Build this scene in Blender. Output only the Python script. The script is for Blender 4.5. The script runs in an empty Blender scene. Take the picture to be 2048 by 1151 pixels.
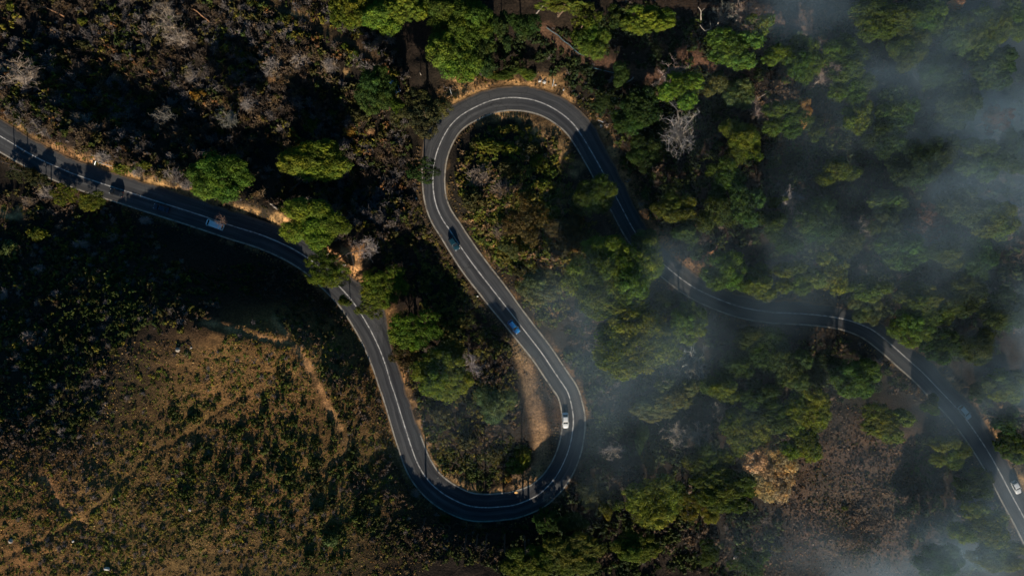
import bpy, math, random
import numpy as np
from mathutils import Vector

random.seed(7)
rng = np.random.default_rng(7)
scn = bpy.context.scene
COL = scn.collection

# ------------------------------------------------------------------ scale and camera
H = 200.0                 # the drone's height above the road
S = 2048.0 / 300.0        # photograph pixels per metre on the ground
def W(px, py, z=0.0):
    k = (H - z) / H
    return (px - 1024.0) / S * k, -(py - 575.5) / S * k

cam_d = bpy.data.cameras.new("camera")
cam = bpy.data.objects.new("camera", cam_d)
COL.objects.link(cam)
cam.location = (0, 0, H)
cam_d.sensor_width = 36.0
cam_d.lens = 24.0
cam_d.clip_start = 1.0
cam_d.clip_end = 6000.0
scn.camera = cam

# ------------------------------------------------------------------ light
SUN_EL = 20.5
wd = bpy.data.worlds.new("World")
scn.world = wd
wd.use_nodes = True
nt = wd.node_tree
bg = nt.nodes["Background"]
sky = nt.nodes.new("ShaderNodeTexSky")
sky.sky_type = 'NISHITA'
sky.sun_disc = False
sky.sun_elevation = math.radians(SUN_EL)
sky.sun_rotation = math.radians(180)
sky.ozone_density = 2.5
hs = nt.nodes.new("ShaderNodeHueSaturation"); hs.inputs["Saturation"].default_value = 1.4
hs.inputs["Hue"].default_value = 0.493
nt.links.new(sky.outputs[0], hs.inputs["Color"]); nt.links.new(hs.outputs[0], bg.inputs[0])
bg.inputs[1].default_value = 0.05
sd = bpy.data.lights.new("sun", 'SUN')
sd.energy = 5.0
sd.angle = math.radians(0.6)
sd.color = (1.0, 0.87, 0.7)
sun = bpy.data.objects.new("sun", sd)
COL.objects.link(sun)
sun.rotation_euler = (math.radians(90 - SUN_EL), 0, math.radians(1.5))
sun.location = (0, -100, 80)
scn.view_settings.view_transform = 'Standard'
scn.view_settings.look = 'None'
scn.view_settings.exposure = 0.2
scn.view_settings.gamma = 1.0
scn.view_settings.use_curve_mapping = False

# ------------------------------------------------------------------ object helpers
def tag(o, label=None, cat=None, group=None, kind=None):
    if label: o["label"] = label
    if cat: o["category"] = cat
    if group: o["group"] = group
    if kind: o["kind"] = kind
    return o

def empty(name, loc=(0, 0, 0), rz=0.0):
    o = bpy.data.objects.new(name, None)
    o.empty_display_size = 0.5
    COL.objects.link(o)
    o.location = loc
    o.rotation_euler = (0, 0, rz)
    return o

def mesh(name, V, F, tint=None, smooth=False):
    """V n x 3 array; F m x k array (all faces alike) or a list of tuples"""
    me = bpy.data.meshes.new(name)
    V = np.asarray(V, dtype=np.float32)
    if isinstance(F, np.ndarray):
        m, k = F.shape
        me.vertices.add(len(V)); me.vertices.foreach_set("co", V.ravel())
        me.loops.add(m * k); me.loops.foreach_set("vertex_index", F.astype(np.int32).ravel())
        me.polygons.add(m)
        me.polygons.foreach_set("loop_start", np.arange(m, dtype=np.int32) * k)
        me.polygons.foreach_set("loop_total", np.full(m, k, dtype=np.int32))
        me.update(calc_edges=True)
    else:
        me.from_pydata([tuple(map(float, v)) for v in V], [], F)
        me.update()
    if tint is not None:
        a = me.attributes.new("tint", 'FLOAT_COLOR', 'FACE')
        t = np.ones((len(me.polygons), 4), dtype=np.float32)
        t[:, :3] = tint if np.ndim(tint) == 2 else np.asarray(tint)[:, None]
        a.data.foreach_set("color", t.ravel())
    me.polygons.foreach_set("use_smooth", np.full(len(me.polygons), bool(smooth)))
    return me

def obj(name, me, mat, parent=None, loc=(0, 0, 0)):
    o = bpy.data.objects.new(name, me)
    if mat and len(me.materials) == 0:
        me.materials.append(mat)
    COL.objects.link(o)
    o.location = loc
    if parent: o.parent = parent
    return o

# ------------------------------------------------------------------ materials
def new_mat(name):
    m = bpy.data.materials.new(name)
    m.use_nodes = True
    n = m.node_tree
    return m, n, n.nodes["Principled BSDF"]

def noise(n, scale, detail=4, rough=0.6, vec=None):
    t = n.nodes.new("ShaderNodeTexNoise")
    t.inputs["Scale"].default_value = scale
    t.inputs["Detail"].default_value = detail
    t.inputs["Roughness"].default_value = rough
    if vec is not None: n.links.new(vec, t.inputs["Vector"])
    return t

def ramp(n, src, stops):
    r = n.nodes.new("ShaderNodeValToRGB")
    els = r.color_ramp.elements
    els.remove(els[1])
    for i, (p, c) in enumerate(stops):
        if i == 0: e = els[0]; e.position = p
        else: e = els.new(p)
        e.color = (*c, 1) if len(c) == 3 else c
    n.links.new(src, r.inputs[0])
    return r

def mix(n, a, b, f, mode='MIX'):
    m = n.nodes.new("ShaderNodeMix")
    m.data_type = 'RGBA'; m.blend_type = mode
    def put(sock, v):
        if hasattr(v, "is_linked") or hasattr(v, "links"): n.links.new(v, sock)
        elif isinstance(v, (int, float)): sock.default_value = v
        else: sock.default_value = (*v, 1)
    put(m.inputs[0], f); put(m.inputs[6], a); put(m.inputs[7], b)
    return m.outputs[2]

def plain(name, color, rough=0.6, metal=0.0, var=0.12, scale=3.0, coat=0.0):
    m, n, b = new_mat(name)
    tc = n.nodes.new("ShaderNodeTexCoord")
    t = noise(n, scale, 5, 0.65, tc.outputs["Object"])
    lo = tuple(max(0, c * (1 - var)) for c in color); hi = tuple(min(1, c * (1 + var)) for c in color)
    r = ramp(n, t.outputs[0], [(0.3, lo), (0.7, hi)])
    n.links.new(r.outputs[0], b.inputs["Base Color"])
    b.inputs["Roughness"].default_value = rough
    b.inputs["Metallic"].default_value = metal
    b.inputs["Coat Weight"].default_value = coat
    return m

def leaf_mat(name, use_object_color=True, trans=0.42, base=(1, 1, 1)):
    m, n, b = new_mat(name)
    at = n.nodes.new("ShaderNodeAttribute"); at.attribute_name = "tint"
    geo = n.nodes.new("ShaderNodeNewGeometry")
    ns = noise(n, 0.35, 4, 0.6, geo.outputs["Position"])
    rp = ramp(n, ns.outputs[0], [(0.3, (0.72, 0.78, 0.85)), (0.5, (1, 1, 1)), (0.72, (1.4, 1.22, 0.8))])
    c = mix(n, at.outputs["Color"], rp.outputs[0], 1.0, 'MULTIPLY')
    if use_object_color:
        oi = n.nodes.new("ShaderNodeObjectInfo")
        c = mix(n, c, oi.outputs["Color"], 1.0, 'MULTIPLY')
    else:
        c = mix(n, c, base, 1.0, 'MULTIPLY')
    n.links.new(c, b.inputs["Base Color"])
    b.inputs["Roughness"].default_value = 0.75
    b.inputs["Specular IOR Level"].default_value = 0.2
    if trans > 0:
        tr = n.nodes.new("ShaderNodeBsdfTranslucent")
        n.links.new(c, tr.inputs[0])
        mx = n.nodes.new("ShaderNodeMixShader"); mx.inputs[0].default_value = trans
        n.links.new(b.outputs[0], mx.inputs[1]); n.links.new(tr.outputs[0], mx.inputs[2])
        n.links.new(mx.outputs[0], n.nodes["Material Output"].inputs[0])
    return m

M = {}
M["leaf"] = leaf_mat("needle_foliage")
M["scrub"] = leaf_mat("scrub_foliage", False, 0.15)
M["twig"] = leaf_mat("bare_twigs", True, 0.0)
M["bark"] = plain("pine_bark", (0.17, 0.115, 0.075), 0.9, var=0.4, scale=6)
M["deadwood"] = plain("grey_deadwood", (0.34, 0.29, 0.24), 0.85, var=0.35, scale=5)
M["darkwood"] = plain("charred_deadwood", (0.05, 0.04, 0.035), 0.9, var=0.4, scale=5)
M["redwood"] = plain("peeled_red_wood", (0.46, 0.24, 0.12), 0.85, var=0.4, scale=4)
M["white_paint"] = plain("worn_white_paint", (0.62, 0.6, 0.55), 0.7, var=0.3, scale=1.2)
M["concrete"] = plain("pale_concrete", (0.46, 0.4, 0.31), 0.85, var=0.3, scale=0.8)
M["stone"] = plain("pale_stone", (0.42, 0.38, 0.33), 0.9, var=0.35, scale=2.5)
M["tyre"] = plain("tyre_rubber", (0.02, 0.02, 0.02), 0.9)
M["rim"] = plain("alloy_rim", (0.5, 0.5, 0.52), 0.35, 0.8)
M["lamp"] = plain("headlight_glass", (0.7, 0.72, 0.75), 0.1, 0.3)
M["tail"] = plain("tail_light_plastic", (0.4, 0.02, 0.015), 0.25)
M["galv"] = plain("galvanised_steel", (0.5, 0.55, 0.58), 0.45, 0.5, var=0.2)
M["sign_yellow"] = plain("yellow_sign_sheet", (0.5, 0.25, 0.01), 0.6, var=0.15)
M["pipe"] = plain("weathered_pipe", (0.07, 0.15, 0.18), 0.6, var=0.3)
m, n, b = new_mat("car_glass")
b.inputs["Base Color"].default_value = (0.01, 0.014, 0.018, 1); b.inputs["Roughness"].default_value = 0.08
M["glass"] = m
def paint(name, c, rough=0.3, metal=0.0):
    m, n, b = new_mat(name)
    tc = n.nodes.new("ShaderNodeTexCoord")
    t = noise(n, 1.7, 6, 0.7, tc.outputs["Object"])
    r = ramp(n, t.outputs[0], [(0.35, tuple(x * 0.9 for x in c)), (0.7, c)])
    n.links.new(r.outputs[0], b.inputs["Base Color"])
    r2 = ramp(n, t.outputs[0], [(0.3, (rough,) * 3), (0.7, (rough + 0.2,) * 3)])
    n.links.new(r2.outputs[0], b.inputs["Roughness"])
    b.inputs["Metallic"].default_value = metal
    b.inputs["Coat Weight"].default_value = 0.4
    return m

# ------------------------------------------------------------------ the road's line, traced along its painted centre line
# px, py, half width on the left and on the right of travel (px), height (m)
RD = [(-110,208,28,28,0),(-40,248,29,29,0),(0,272,29,29,0),(22,285,28,29,0),(50,302,28,28,0),(83,320,28,28,0),(117,335,28,28,0),(143,346,28,28,0),
(177,358,28,28,0),(213,370,28,28,0),(257,384,28,28,0),(300,398,28,28,0),(357,416,28,28,0),(413,434,28,28,0),(463,451,28,28,0),
(512,466,28,28,0),(539,476,28,28,0.1),(569,489,28,28,0.2),(592,501,28,28,0.2),(619,518,28,28,0.3),(639,534,28,28,0.3),(662,556,28,28,0.4),
(685,579,30,28,0.5),(704,601,42,28,0.6),(720,624,50,28,0.7),(739,656,38,28,0.8),(754,686,26,28,0.9),(765,712,23,28,1.0),(775,742,23,27,1.1),
(782,767,23,26,1.2),(790,789,23,26,1.3),(800,822,24,26,1.4),(812,860,26,27,1.5),(825,900,27,27,1.6),(837,930,28,28,1.7),(854,957,28,28,1.8),
(874,977,28,29,1.8),(899,994,28,30,1.9),(929,1008,28,30,2),(952,1013,28,30,2),(979,1014,28,29,2),(1005,1012,28,28,2.1),(1024,1010,28,28,2.1),
(1047,1003,27,28,2.2),(1067,994,26,28,2.2),(1079,987,25,28,2.3),(1102,965,24,28,2.4),(1114,949,24,28,2.5),(1126,927,23,28,2.6),(1137,900,23,27,2.7),
(1144,870,23,26,2.8),(1147,837,23,25,2.9),(1143,810,23,24,3.0),(1136,784,23,23,3.1),(1125,767,24,23,3.1),(1104,736,24,23,3.2),(1084,706,24,23,3.3),
(1057,671,25,23,3.4),(1024,628,26,23,3.5),(1005,604,27,25,3.5),(979,571,27,26,3.6),(945,527,27,26,3.7),(917,487,25,26,3.8),(899,459,24,26,3.9),
(882,434,23,26,4),(872,409,22,25,4),(867,384,22,25,4.1),(866,353,23,25,4.2),(870,317,27,25,4.3),(882,283,34,24,4.4),(899,253,33,24,4.5),
(919,233,28,25,4.6),(945,217,25,26,4.6),(979,202,24,27,4.7),(1002,197,25,27,4.8),(1024,195,25,27,4.8),(1051,197,25,27,4.9),(1077,203,26,26,5),
(1104,215,28,25,5),(1127,230,29,25,5.1),(1147,248,30,24,5.2),(1164,272,31,23,5.2),(1181,300,30,23,5.3),(1197,328,28,23,5.4),(1214,360,26,23,5.5),
(1227,384,26,23,5.5),(1244,416,25,23,5.6),(1264,454,25,23,5.7),(1279,476,25,23,5.7),(1296,496,25,23,5.8),(1314,516,25,23,5.8),(1334,534,25,23,5.9),
(1357,553,25,23,5.9),(1387,574,24,23,6),(1421,591,24,23,6),(1461,607,23,23,6.1),(1497,617,23,23,6.1),(1536,623,23,23,6.2),(1556,625,23,23,6.2),
(1603,627,23,23,6.3),(1649,631,23,23,6.4),(1689,638,23,23,6.4),(1723,649,23,24,6.5),(1749,662,23,26,6.5),(1783,689,24,26,6.6),(1819,721,25,26,6.6),
(1843,742,26,26,6.7),(1867,767,26,26,6.7),(1896,797,26,26,6.8),(1926,830,26,26,6.8),(1953,867,25,26,6.9),(1979,907,25,26,7),(2003,950,25,25,7),
(2026,994,25,25,7),(2048,1034,25,25,7),(2070,1078,25,25,7),(2100,1140,25,25,7),(2130,1210,25,25,7),(2160,1290,25,25,7)]
ctl = []
for x, y, wl, wr, z in RD:
    X, Y = W(x, y, z); k = (H - z) / H / S
    ctl.append((X, Y, z, wl * k, wr * k))
ctl = np.array(ctl)
def catmull(P, step=0.9):
    out = []
    for i in range(len(P) - 1):
        p0 = P[max(i - 1, 0)]; p1 = P[i]; p2 = P[i + 1]; p3 = P[min(i + 2, len(P) - 1)]
        n_ = max(1, int(round(np.hypot(*(p2 - p1)[:2]) / step)))
        for j in range(n_):
            t = j / n_
            out.append(0.5 * ((2 * p1) + (-p0 + p2) * t + (2 * p0 - 5 * p1 + 4 * p2 - p3) * t * t + (-p0 + 3 * p1 - 3 * p2 + p3) * t ** 3))
    out.append(P[-1])
    return np.array(out)
def smooth1(a, w):
    k = np.hanning(w + 2)[1:-1]; k /= k.sum()
    return np.convolve(np.pad(a, w // 2, mode='edge'), k, mode='valid')
R = catmull(ctl)
for c in range(2, 5): R[:, c] = smooth1(R[:, c], 9)
for c in range(2): R[:, c] = smooth1(R[:, c], 5)
T = np.gradient(R[:, :2], axis=0); T /= np.linalg.norm(T, axis=1)[:, None]
N = np.stack([-T[:, 1], T[:, 0]], 1)        # left of travel
ARC = np.concatenate([[0], np.cumsum(np.linalg.norm(np.diff(R[:, :2], axis=0), axis=1))])

# ------------------------------------------------------------------ the lie of the land
CP = [(-300,0,-5),(0,0,-6),(300,0,-7),(600,0,-3),(0,120,-4),(300,130,-5.5),(520,150,-3.5),(620,220,-2.5),(720,250,-1),(760,380,-1.5),(760,100,1),(900,60,4),
(60,212,3),(150,262,3.6),(250,312,3.6),(350,352,3.2),(470,392,3.2),(545,415,3.8),(60,150,-1),(160,200,-3),(270,235,-4),(400,280,-4),(500,325,-3.5),(600,360,-2.5),(700,400,-2.5),
(-300,600,12),(-300,1150,30),(0,430,1.0),(0,560,6),(0,700,13),(0,850,20),(0,1000,24),(0,1150,25),(200,470,1.5),(200,560,8),(200,640,11.5),(200,780,16),
(200,1000,20),(200,1150,21),(350,475,0.2),(350,540,7),(350,615,13),(380,700,13.8),(400,800,13.2),(400,950,14.5),(400,1150,16),(450,540,1.8),(450,590,7.5),(450,640,13),
(470,740,12.6),(540,560,1.3),(545,610,6),(550,655,10.8),(550,760,10.4),(620,620,2.5),(625,690,7.6),(660,780,7.6),(690,740,5.0),(690,690,2.2),(730,800,3.6),(650,880,8),(600,1000,10.5),(600,1150,12),(770,880,3.0),(790,970,4.8),
(760,1060,7.8),(850,1060,6.3),(930,1082,6.6),(1000,1082,6.4),(1070,1070,5),(850,1151,8.4),(1000,1151,8),(1120,1100,6),(1300,1000,4),(1300,1151,5),
(700,468,4.6),(700,540,2.2),(800,540,0),(880,640,0.8),(940,720,1.5),(900,700,1.5),(880,850,2.5),(960,900,3.4),(1040,860,4.2),(1070,800,4.0),(1000,740,2.4),(1250,700,4),(1300,850,4),(1500,1000,5),(1700,1000,6),(1700,850,6),
(1050,400,7.2),(1000,320,6.8),(1050,320,6.6),(1085,370,5.6),(1000,262,5.2),(1060,262,5.6),(1100,500,5.6),(1110,345,3.6),(1140,300,6.2),(1160,330,5.5),(1200,600,5),(1400,400,7),(1600,300,8),(1400,100,9),(1200,100,7),(1000,60,7),
(1800,300,9),(2000,100,10),(2000,400,9),(1900,600,8),(1600,500,7.5),(1450,700,5.5),(1600,750,6),(2000,1151,7),(1900,1000,7),(2300,600,10),(2300,1200,8),(2300,0,12),
(-300,-300,-6),(1024,-400,9),(2400,-400,12),(1024,1500,12),(200,1500,26),(2300,1500,8)]
pts = []
for x, y, z in CP: pts.append((*W(x, y, z), z))
for i in range(0, len(R), 14): pts.append((R[i, 0], R[i, 1], R[i, 2] - 0.05))
pts = np.array(pts)
def tps(r2): return 0.5 * r2 * np.log(np.maximum(r2, 1e-9))
def solve(P):
    n_ = len(P)
    d2 = ((P[:, None, :2] - P[None, :, :2]) ** 2).sum(2) / 1e4
    A = np.zeros((n_ + 3, n_ + 3)); A[:n_, :n_] = tps(d2) + np.eye(n_) * 0.002
    A[:n_, n_] = 1; A[:n_, n_ + 1:] = P[:, :2] / 100; A[n_:, :n_] = A[:n_, n_:].T
    return np.linalg.solve(A, np.concatenate([P[:, 2], np.zeros(3)]))
WT = solve(pts)
def smooth_h(x, y):
    x = np.asarray(x, float).ravel(); y = np.asarray(y, float).ravel()
    xc = np.clip(x, -215, 215); yc = np.clip(y, -150, 150)
    out = WT[-3] + WT[-2] * xc / 100 + WT[-1] * yc / 100
    for i in range(len(pts)):
        out += WT[i] * tps(((xc - pts[i, 0]) ** 2 + (yc - pts[i, 1]) ** 2) / 1e4)
    return np.clip(out, -9, 45)

def hash2(ix, iy, s):
    v = (ix.astype(np.int64) * 374761393 + iy.astype(np.int64) * 668265263 + s * 1274126177) & 0xFFFFFFFF
    v = ((v ^ (v >> 13)) * 1103515245 + 12345) & 0xFFFFFFFF
    return ((v ^ (v >> 16)) & 0xFFFF) / 65535.0
def vnoise(x, y, wl, s=0):
    x = x / wl; y = y / wl
    ix = np.floor(x); iy = np.floor(y); fx = x - ix; fy = y - iy
    fx = fx * fx * (3 - 2 * fx); fy = fy * fy * (3 - 2 * fy)
    a = hash2(ix, iy, s); b_ = hash2(ix + 1, iy, s); c = hash2(ix, iy + 1, s); d = hash2(ix + 1, iy + 1, s)
    return (a * (1 - fx) + b_ * fx) * (1 - fy) + (c * (1 - fx) + d * fx) * fy
def fbm(x, y, wl, s=0, o=4):
    r = 0; a = 1; t = 0
    for k in range(o):
        r = r + a * vnoise(x, y, wl / 2 ** k, s + k); t += a; a *= 0.55
    return r / t

def axis(lo, hi, step, far):
    a = list(np.arange(lo, hi + 1e-6, step)); s_ = step; v = hi
    while v < far: s_ *= 1.35; v += s_; a.append(v)
    s_ = step; v = lo; pre = []
    while v > -far: s_ *= 1.35; v -= s_; pre.append(v)
    return np.array(pre[::-1] + a)
GX = axis(-168, 168, 0.6, 2500); GY = axis(-98, 98, 0.6, 2500)
XX, YY = np.meshgrid(GX, GY)
gx = XX.ravel(); gy = YY.ravel()

def road_near(x, y):
    """signed distance beyond the asphalt's edge, side (+1 left), nearest index"""
    x = np.asarray(x, float); y = np.asarray(y, float)
    D = np.full(len(x), 1e9); I = np.zeros(len(x), int)
    for a in range(0, len(x), 20000):
        sl = slice(a, a + 20000)
        d2 = (x[sl, None] - R[None, :, 0]) ** 2 + (y[sl, None] - R[None, :, 1]) ** 2
        I[sl] = d2.argmin(1); D[sl] = np.sqrt(d2.min(1))
    sd_ = (x - R[I, 0]) * N[I, 0] + (y - R[I, 1]) * N[I, 1]
    side = np.sign(sd_); hw = np.where(side > 0, R[I, 3], R[I, 4])
    return D - hw, side, I

def land(px, py):
    z = 4.0
    for _ in range(5):
        x, y = W(px, py, z); z = float(smooth_h([x], [y])[0])
    return x, y
def poly_dist(x, y, P):
    """distance to a polyline given in photograph pixels"""
    Q = np.array([land(p[0], p[1]) for p in P])
    d = np.full(len(x), 1e9)
    for i in range(len(Q) - 1):
        a = Q[i]; b_ = Q[i + 1]; ab = b_ - a
        t = np.clip(((x - a[0]) * ab[0] + (y - a[1]) * ab[1]) / (ab @ ab), 0, 1)
        d = np.minimum(d, np.hypot(x - a[0] - t * ab[0], y - a[1] - t * ab[1]))
    return d

inner = (np.abs(gx) < 175) & (np.abs(gy) < 105)
gz = smooth_h(gx, gy)
dr = np.full(len(gx), 500.0); sid = np.zeros(len(gx)); idx = np.zeros(len(gx), int)
near = (np.abs(gx) < 215) & (np.abs(gy) < 150)
dr[near], sid[near], idx[near] = road_near(gx[near], gy[near])
rough = np.clip(dr / 3.0, 0, 1)
gz = gz + rough * inner * ((fbm(gx, gy, 9, 3, 3) - 0.5) * 1.1 + (fbm(gx, gy, 2.4, 9, 2) - 0.5) * 0.55)
# sandy cut banks, trails and drainage lines
TRAILS = {
 "upper": [(408,642),(470,662),(540,680),(582,684)], "down": [(545,635),(575,668),(605,710),(640,780),(665,830),(697,895)],
 "gully": [(88,955),(104,975),(110,1000),(130,1022),(156,1048)],
 "ditch": [(-20,1125),(60,1092),(120,1060),(160,1040),(240,970),(300,905),(380,865),(450,812),(512,780)],
 "top": [(520,-5),(590,28),(640,55),(700,90),(760,120)], "wood": [(1090,60),(1150,105),(1215,128),(1280,148),(1330,156)],
 "wood2": [(1360,100),(1400,125),(1450,138),(1500,140)],
 "track": [(1040,690),(1050,730),(1062,780),(1076,840),(1084,885),(1086,920),(1068,948),(1035,966)]}
td = {k: poly_dist(gx, gy, v) for k, v in TRAILS.items()}
gz -= 0.2 * np.exp(-(td["ditch"] / 0.45) ** 2) * (fbm(gx, gy, 8, 41, 2) + 0.3) - 0.1 * np.exp(-((td["ditch"] - 1.5) / 0.8) ** 2)
gz -= 0.75 * np.exp(-(td["gully"] / 1.3) ** 2)
gz -= 0.45 * np.exp(-(td["upper"] / 1.0) ** 2) + 0.35 * np.exp(-(td["down"] / 1.0) ** 2)
# contour furrows on the bank south of the left-hand road
fpx = gx * S + 1024; fpy = 575.5 - gy * S
fur = np.exp(-((dr - 14.5) / 3.2) ** 2) * (sid < 0) * (1 / (1 + np.exp(-(fpx - 400) / 18))) * (1 / (1 + np.exp((fpx - 660) / 18))) * (fpy < 760)
gz += fur * 0.2 * np.sin(dr * 2 * math.pi / 1.45)
# the road bench
rz = R[idx, 2] - 0.05
bl = np.clip((dr - 0.5) / 3.2, 0, 1); bl = bl * bl * (3 - 2 * bl)
gz = np.where(near, rz * (1 - bl) + gz * bl, gz)
# little earth berm at the verge's outer side
gz += np.where(near & (dr > 0.3), 0.28 * np.exp(-((dr - 1.5) / 0.55) ** 2) * fbm(gx, gy, 5, 30, 2) * 1.3, 0)
NX, NY = len(GX), len(GY)
GZ = gz.reshape(NY, NX)

def ground(x, y):
    """height of the ground sheet at a point (arrays or numbers)"""
    x = np.atleast_1d(np.asarray(x, float)); y = np.atleast_1d(np.asarray(y, float))
    i = np.clip(np.searchsorted(GX, x) - 1, 0, NX - 2); j = np.clip(np.searchsorted(GY, y) - 1, 0, NY - 2)
    u = (x - GX[i]) / (GX[i + 1] - GX[i]); v = (y - GY[j]) / (GY[j + 1] - GY[j])
    return (GZ[j, i] * (1 - u) + GZ[j, i + 1] * u) * (1 - v) + (GZ[j + 1, i] * (1 - u) + GZ[j + 1, i + 1] * u) * v

def onground(px, py, up=0.0):
    """the spot on the ground whose point UP metres above it is seen at this place in the photograph"""
    z = 3.0
    for _ in range(6):
        x, y = W(px, py, z + up); z = float(ground(x, y)[0])
    return x, y, z
def onground_a(px, py, up=0.0):
    z = np.full(len(px), 3.0)
    for _ in range(4):
        k = (H - z - up) / H
        x = (px - 1024) / S * k; y = -(py - 575.5) / S * k
        z = ground(x, y)
    return x, y, z

# ------------------------------------------------------------------ ground sheet and its soils
def blob(px, py, rx, ry=None, edge=0.35):
    ry = ry or rx
    x0, y0 = land(px, py)
    wx = (fbm(gx, gy, 6, 50, 3) - 0.5) * 7; wy = (fbm(gx, gy, 6, 60, 3) - 0.5) * 7
    d = np.hypot((gx - x0 + wx) / (rx / S), (gy - y0 + wy) / (ry / S))
    return 1 / (1 + np.exp((d - 1) / edge * 2))
fn = fbm(gx, gy, 4, 80, 4)
sand = np.zeros(len(gx))
for b_ in [(716,535,22,45),(700,500,38,18),(655,488,22,14),(762,655,22,26),(1128,305,24,32),(1155,335,14,22),(1100,265,50,12),(715,620,25,30),(790,640,12,20),
           (930,190,40,12),(1080,162,55,12),(940,170,30,14),(560,440,14,12),(590,25,30,12),(690,140,10,10),(20,425,26,10),(235,223,14,6),(560,150,30,8),
           (1600,608,45,7),(1770,648,16,10),(1420,520,14,14),(1015,240,60,14)]:
    sand = np.maximum(sand, blob(*b_))
vl = np.exp(-((dr - 1.0) / 1.3) ** 2) * (sid > 0) * (fn > 0.36)
vr = np.exp(-((dr - 0.5) / 0.8) ** 2) * (sid < 0) * (fn > 0.5) * 0.3
rpx = R[idx, 0] * S + 1024; rpy = 575.5 - R[idx, 1] * S
strong = (rpx < 560) & (rpy < 520) | (rpy > 740) & (rpx < 900) | (rpx > 1175) & (rpy < 560) | (rpx > 1740) | (rpy > 900) & (rpx < 1110) | (rpy < 240) & (rpx > 900) & (rpx < 1180)
sand = np.maximum(sand, np.where(near, vl * np.where(strong, 0.95, 0.12), 0))
sand = np.maximum(sand, np.where(near, vr, 0))
ub = near & (sid > 0) & (rpx > 1150) & (rpx < 1400) & (rpy < 590)
sand = np.maximum(sand, np.where(ub, 0.8 * np.exp(-((dr - 1.6) / 1.5) ** 2), 0))
sand = np.maximum(sand, 0.85 * np.exp(-(td["gully"] / 1.3) ** 2) * 1.0)
sand = np.maximum(sand, 0.95 * np.exp(-(td["upper"] / 0.9) ** 2))
sand = np.maximum(sand, 1.0 * np.exp(-(td["down"] / 1.0) ** 2) * (fn > 0.36))
sand = np.maximum(sand, 0.05 * np.exp(-((td["ditch"] - 1.5) / 0.8) ** 2))
sand = np.maximum(sand, 0.18 * np.exp(-(td["top"] / 2.0) ** 2))
trackw = np.exp(-(td["track"] / 2.35) ** 4) * (0.75 + 0.25 * (fn > 0.45))
woodw = np.exp(-(np.minimum(td["wood"], td["wood2"]) / 2.2) ** 4)
field = np.maximum.reduce([blob(330, 960, 430, 260, 0.15), blob(560, 760, 190, 130, 0.2)]) * (1 - blob(60, 700, 260, 200, 0.25))
clearing = np.maximum(blob(1730, 990, 150, 140, 0.2), blob(1600, 40, 75, 45, 0.3))
forest = 1 / (1 + np.exp(-(gx * S + 1024 - 1130) / 60))
sand = sand * np.clip((fbm(gx, gy, 1.8, 120, 3) - 0.28) * 3.2, 0.35, 1) * (0.8 + 0.3 * fn)
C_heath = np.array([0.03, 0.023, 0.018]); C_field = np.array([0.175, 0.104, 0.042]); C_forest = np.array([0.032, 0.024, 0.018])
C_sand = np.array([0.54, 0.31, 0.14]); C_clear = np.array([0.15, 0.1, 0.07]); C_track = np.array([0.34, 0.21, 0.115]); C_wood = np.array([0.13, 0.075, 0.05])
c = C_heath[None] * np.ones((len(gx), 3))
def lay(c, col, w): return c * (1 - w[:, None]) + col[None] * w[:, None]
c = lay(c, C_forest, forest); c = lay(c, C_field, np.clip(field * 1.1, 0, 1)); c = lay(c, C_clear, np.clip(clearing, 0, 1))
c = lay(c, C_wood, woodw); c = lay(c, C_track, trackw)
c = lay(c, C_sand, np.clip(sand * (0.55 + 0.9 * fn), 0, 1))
c *= (0.55 + 0.9 * fbm(gx, gy, 18, 90, 4))[:, None]
c[:, 0] *= 0.86 + 0.28 * fbm(gx, gy, 25, 95, 3); c[:, 1] *= 0.92 + 0.16 * fbm(gx, gy, 12, 97, 3)
jj, ii = np.meshgrid(np.arange(NY - 1), np.arange(NX - 1), indexing='ij')
a0 = (jj * NX + ii).ravel()
F = np.stack([a0, a0 + 1, a0 + NX + 1, a0 + NX], 1)
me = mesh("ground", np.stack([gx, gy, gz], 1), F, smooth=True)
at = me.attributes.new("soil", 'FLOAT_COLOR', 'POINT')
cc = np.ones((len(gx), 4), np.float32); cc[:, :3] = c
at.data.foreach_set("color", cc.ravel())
m, n, b = new_mat("soil_and_dry_litter")
at = n.nodes.new("ShaderNodeAttribute"); at.attribute_name = "soil"
geo = n.nodes.new("ShaderNodeNewGeometry")
n1 = noise(n, 1.6, 7, 0.72, geo.outputs["Position"]); n2 = noise(n, 7.0, 4, 0.7, geo.outputs["Position"])
r1 = ramp(n, n1.outputs[0], [(0.32, (0.42, 0.40, 0.38)), (0.5, (0.95, 0.95, 0.95)), (0.68, (1.75, 1.62, 1.45))])
r2 = ramp(n, n2.outputs[0], [(0.35, (0.6, 0.62, 0.6)), (0.65, (1.45, 1.42, 1.35))])
cx = mix(n, at.outputs["Color"], r1.outputs[0], 1.0, 'MULTIPLY')
cx = mix(n, cx, r2.outputs[0], 1.0, 'MULTIPLY')
n.links.new(cx, b.inputs["Base Color"]); b.inputs["Roughness"].default_value = 0.95
b.inputs["Specular IOR Level"].default_value = 0.15
bp = n.nodes.new("ShaderNodeBump"); bp.inputs["Strength"].default_value = 0.9; bp.inputs["Distance"].default_value = 0.35
n.links.new(n1.outputs[0], bp.inputs["Height"]); n.links.new(bp.outputs[0], b.inputs["Normal"])
g_ob = obj("ground", me, m); tag(g_ob, kind="structure")

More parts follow.
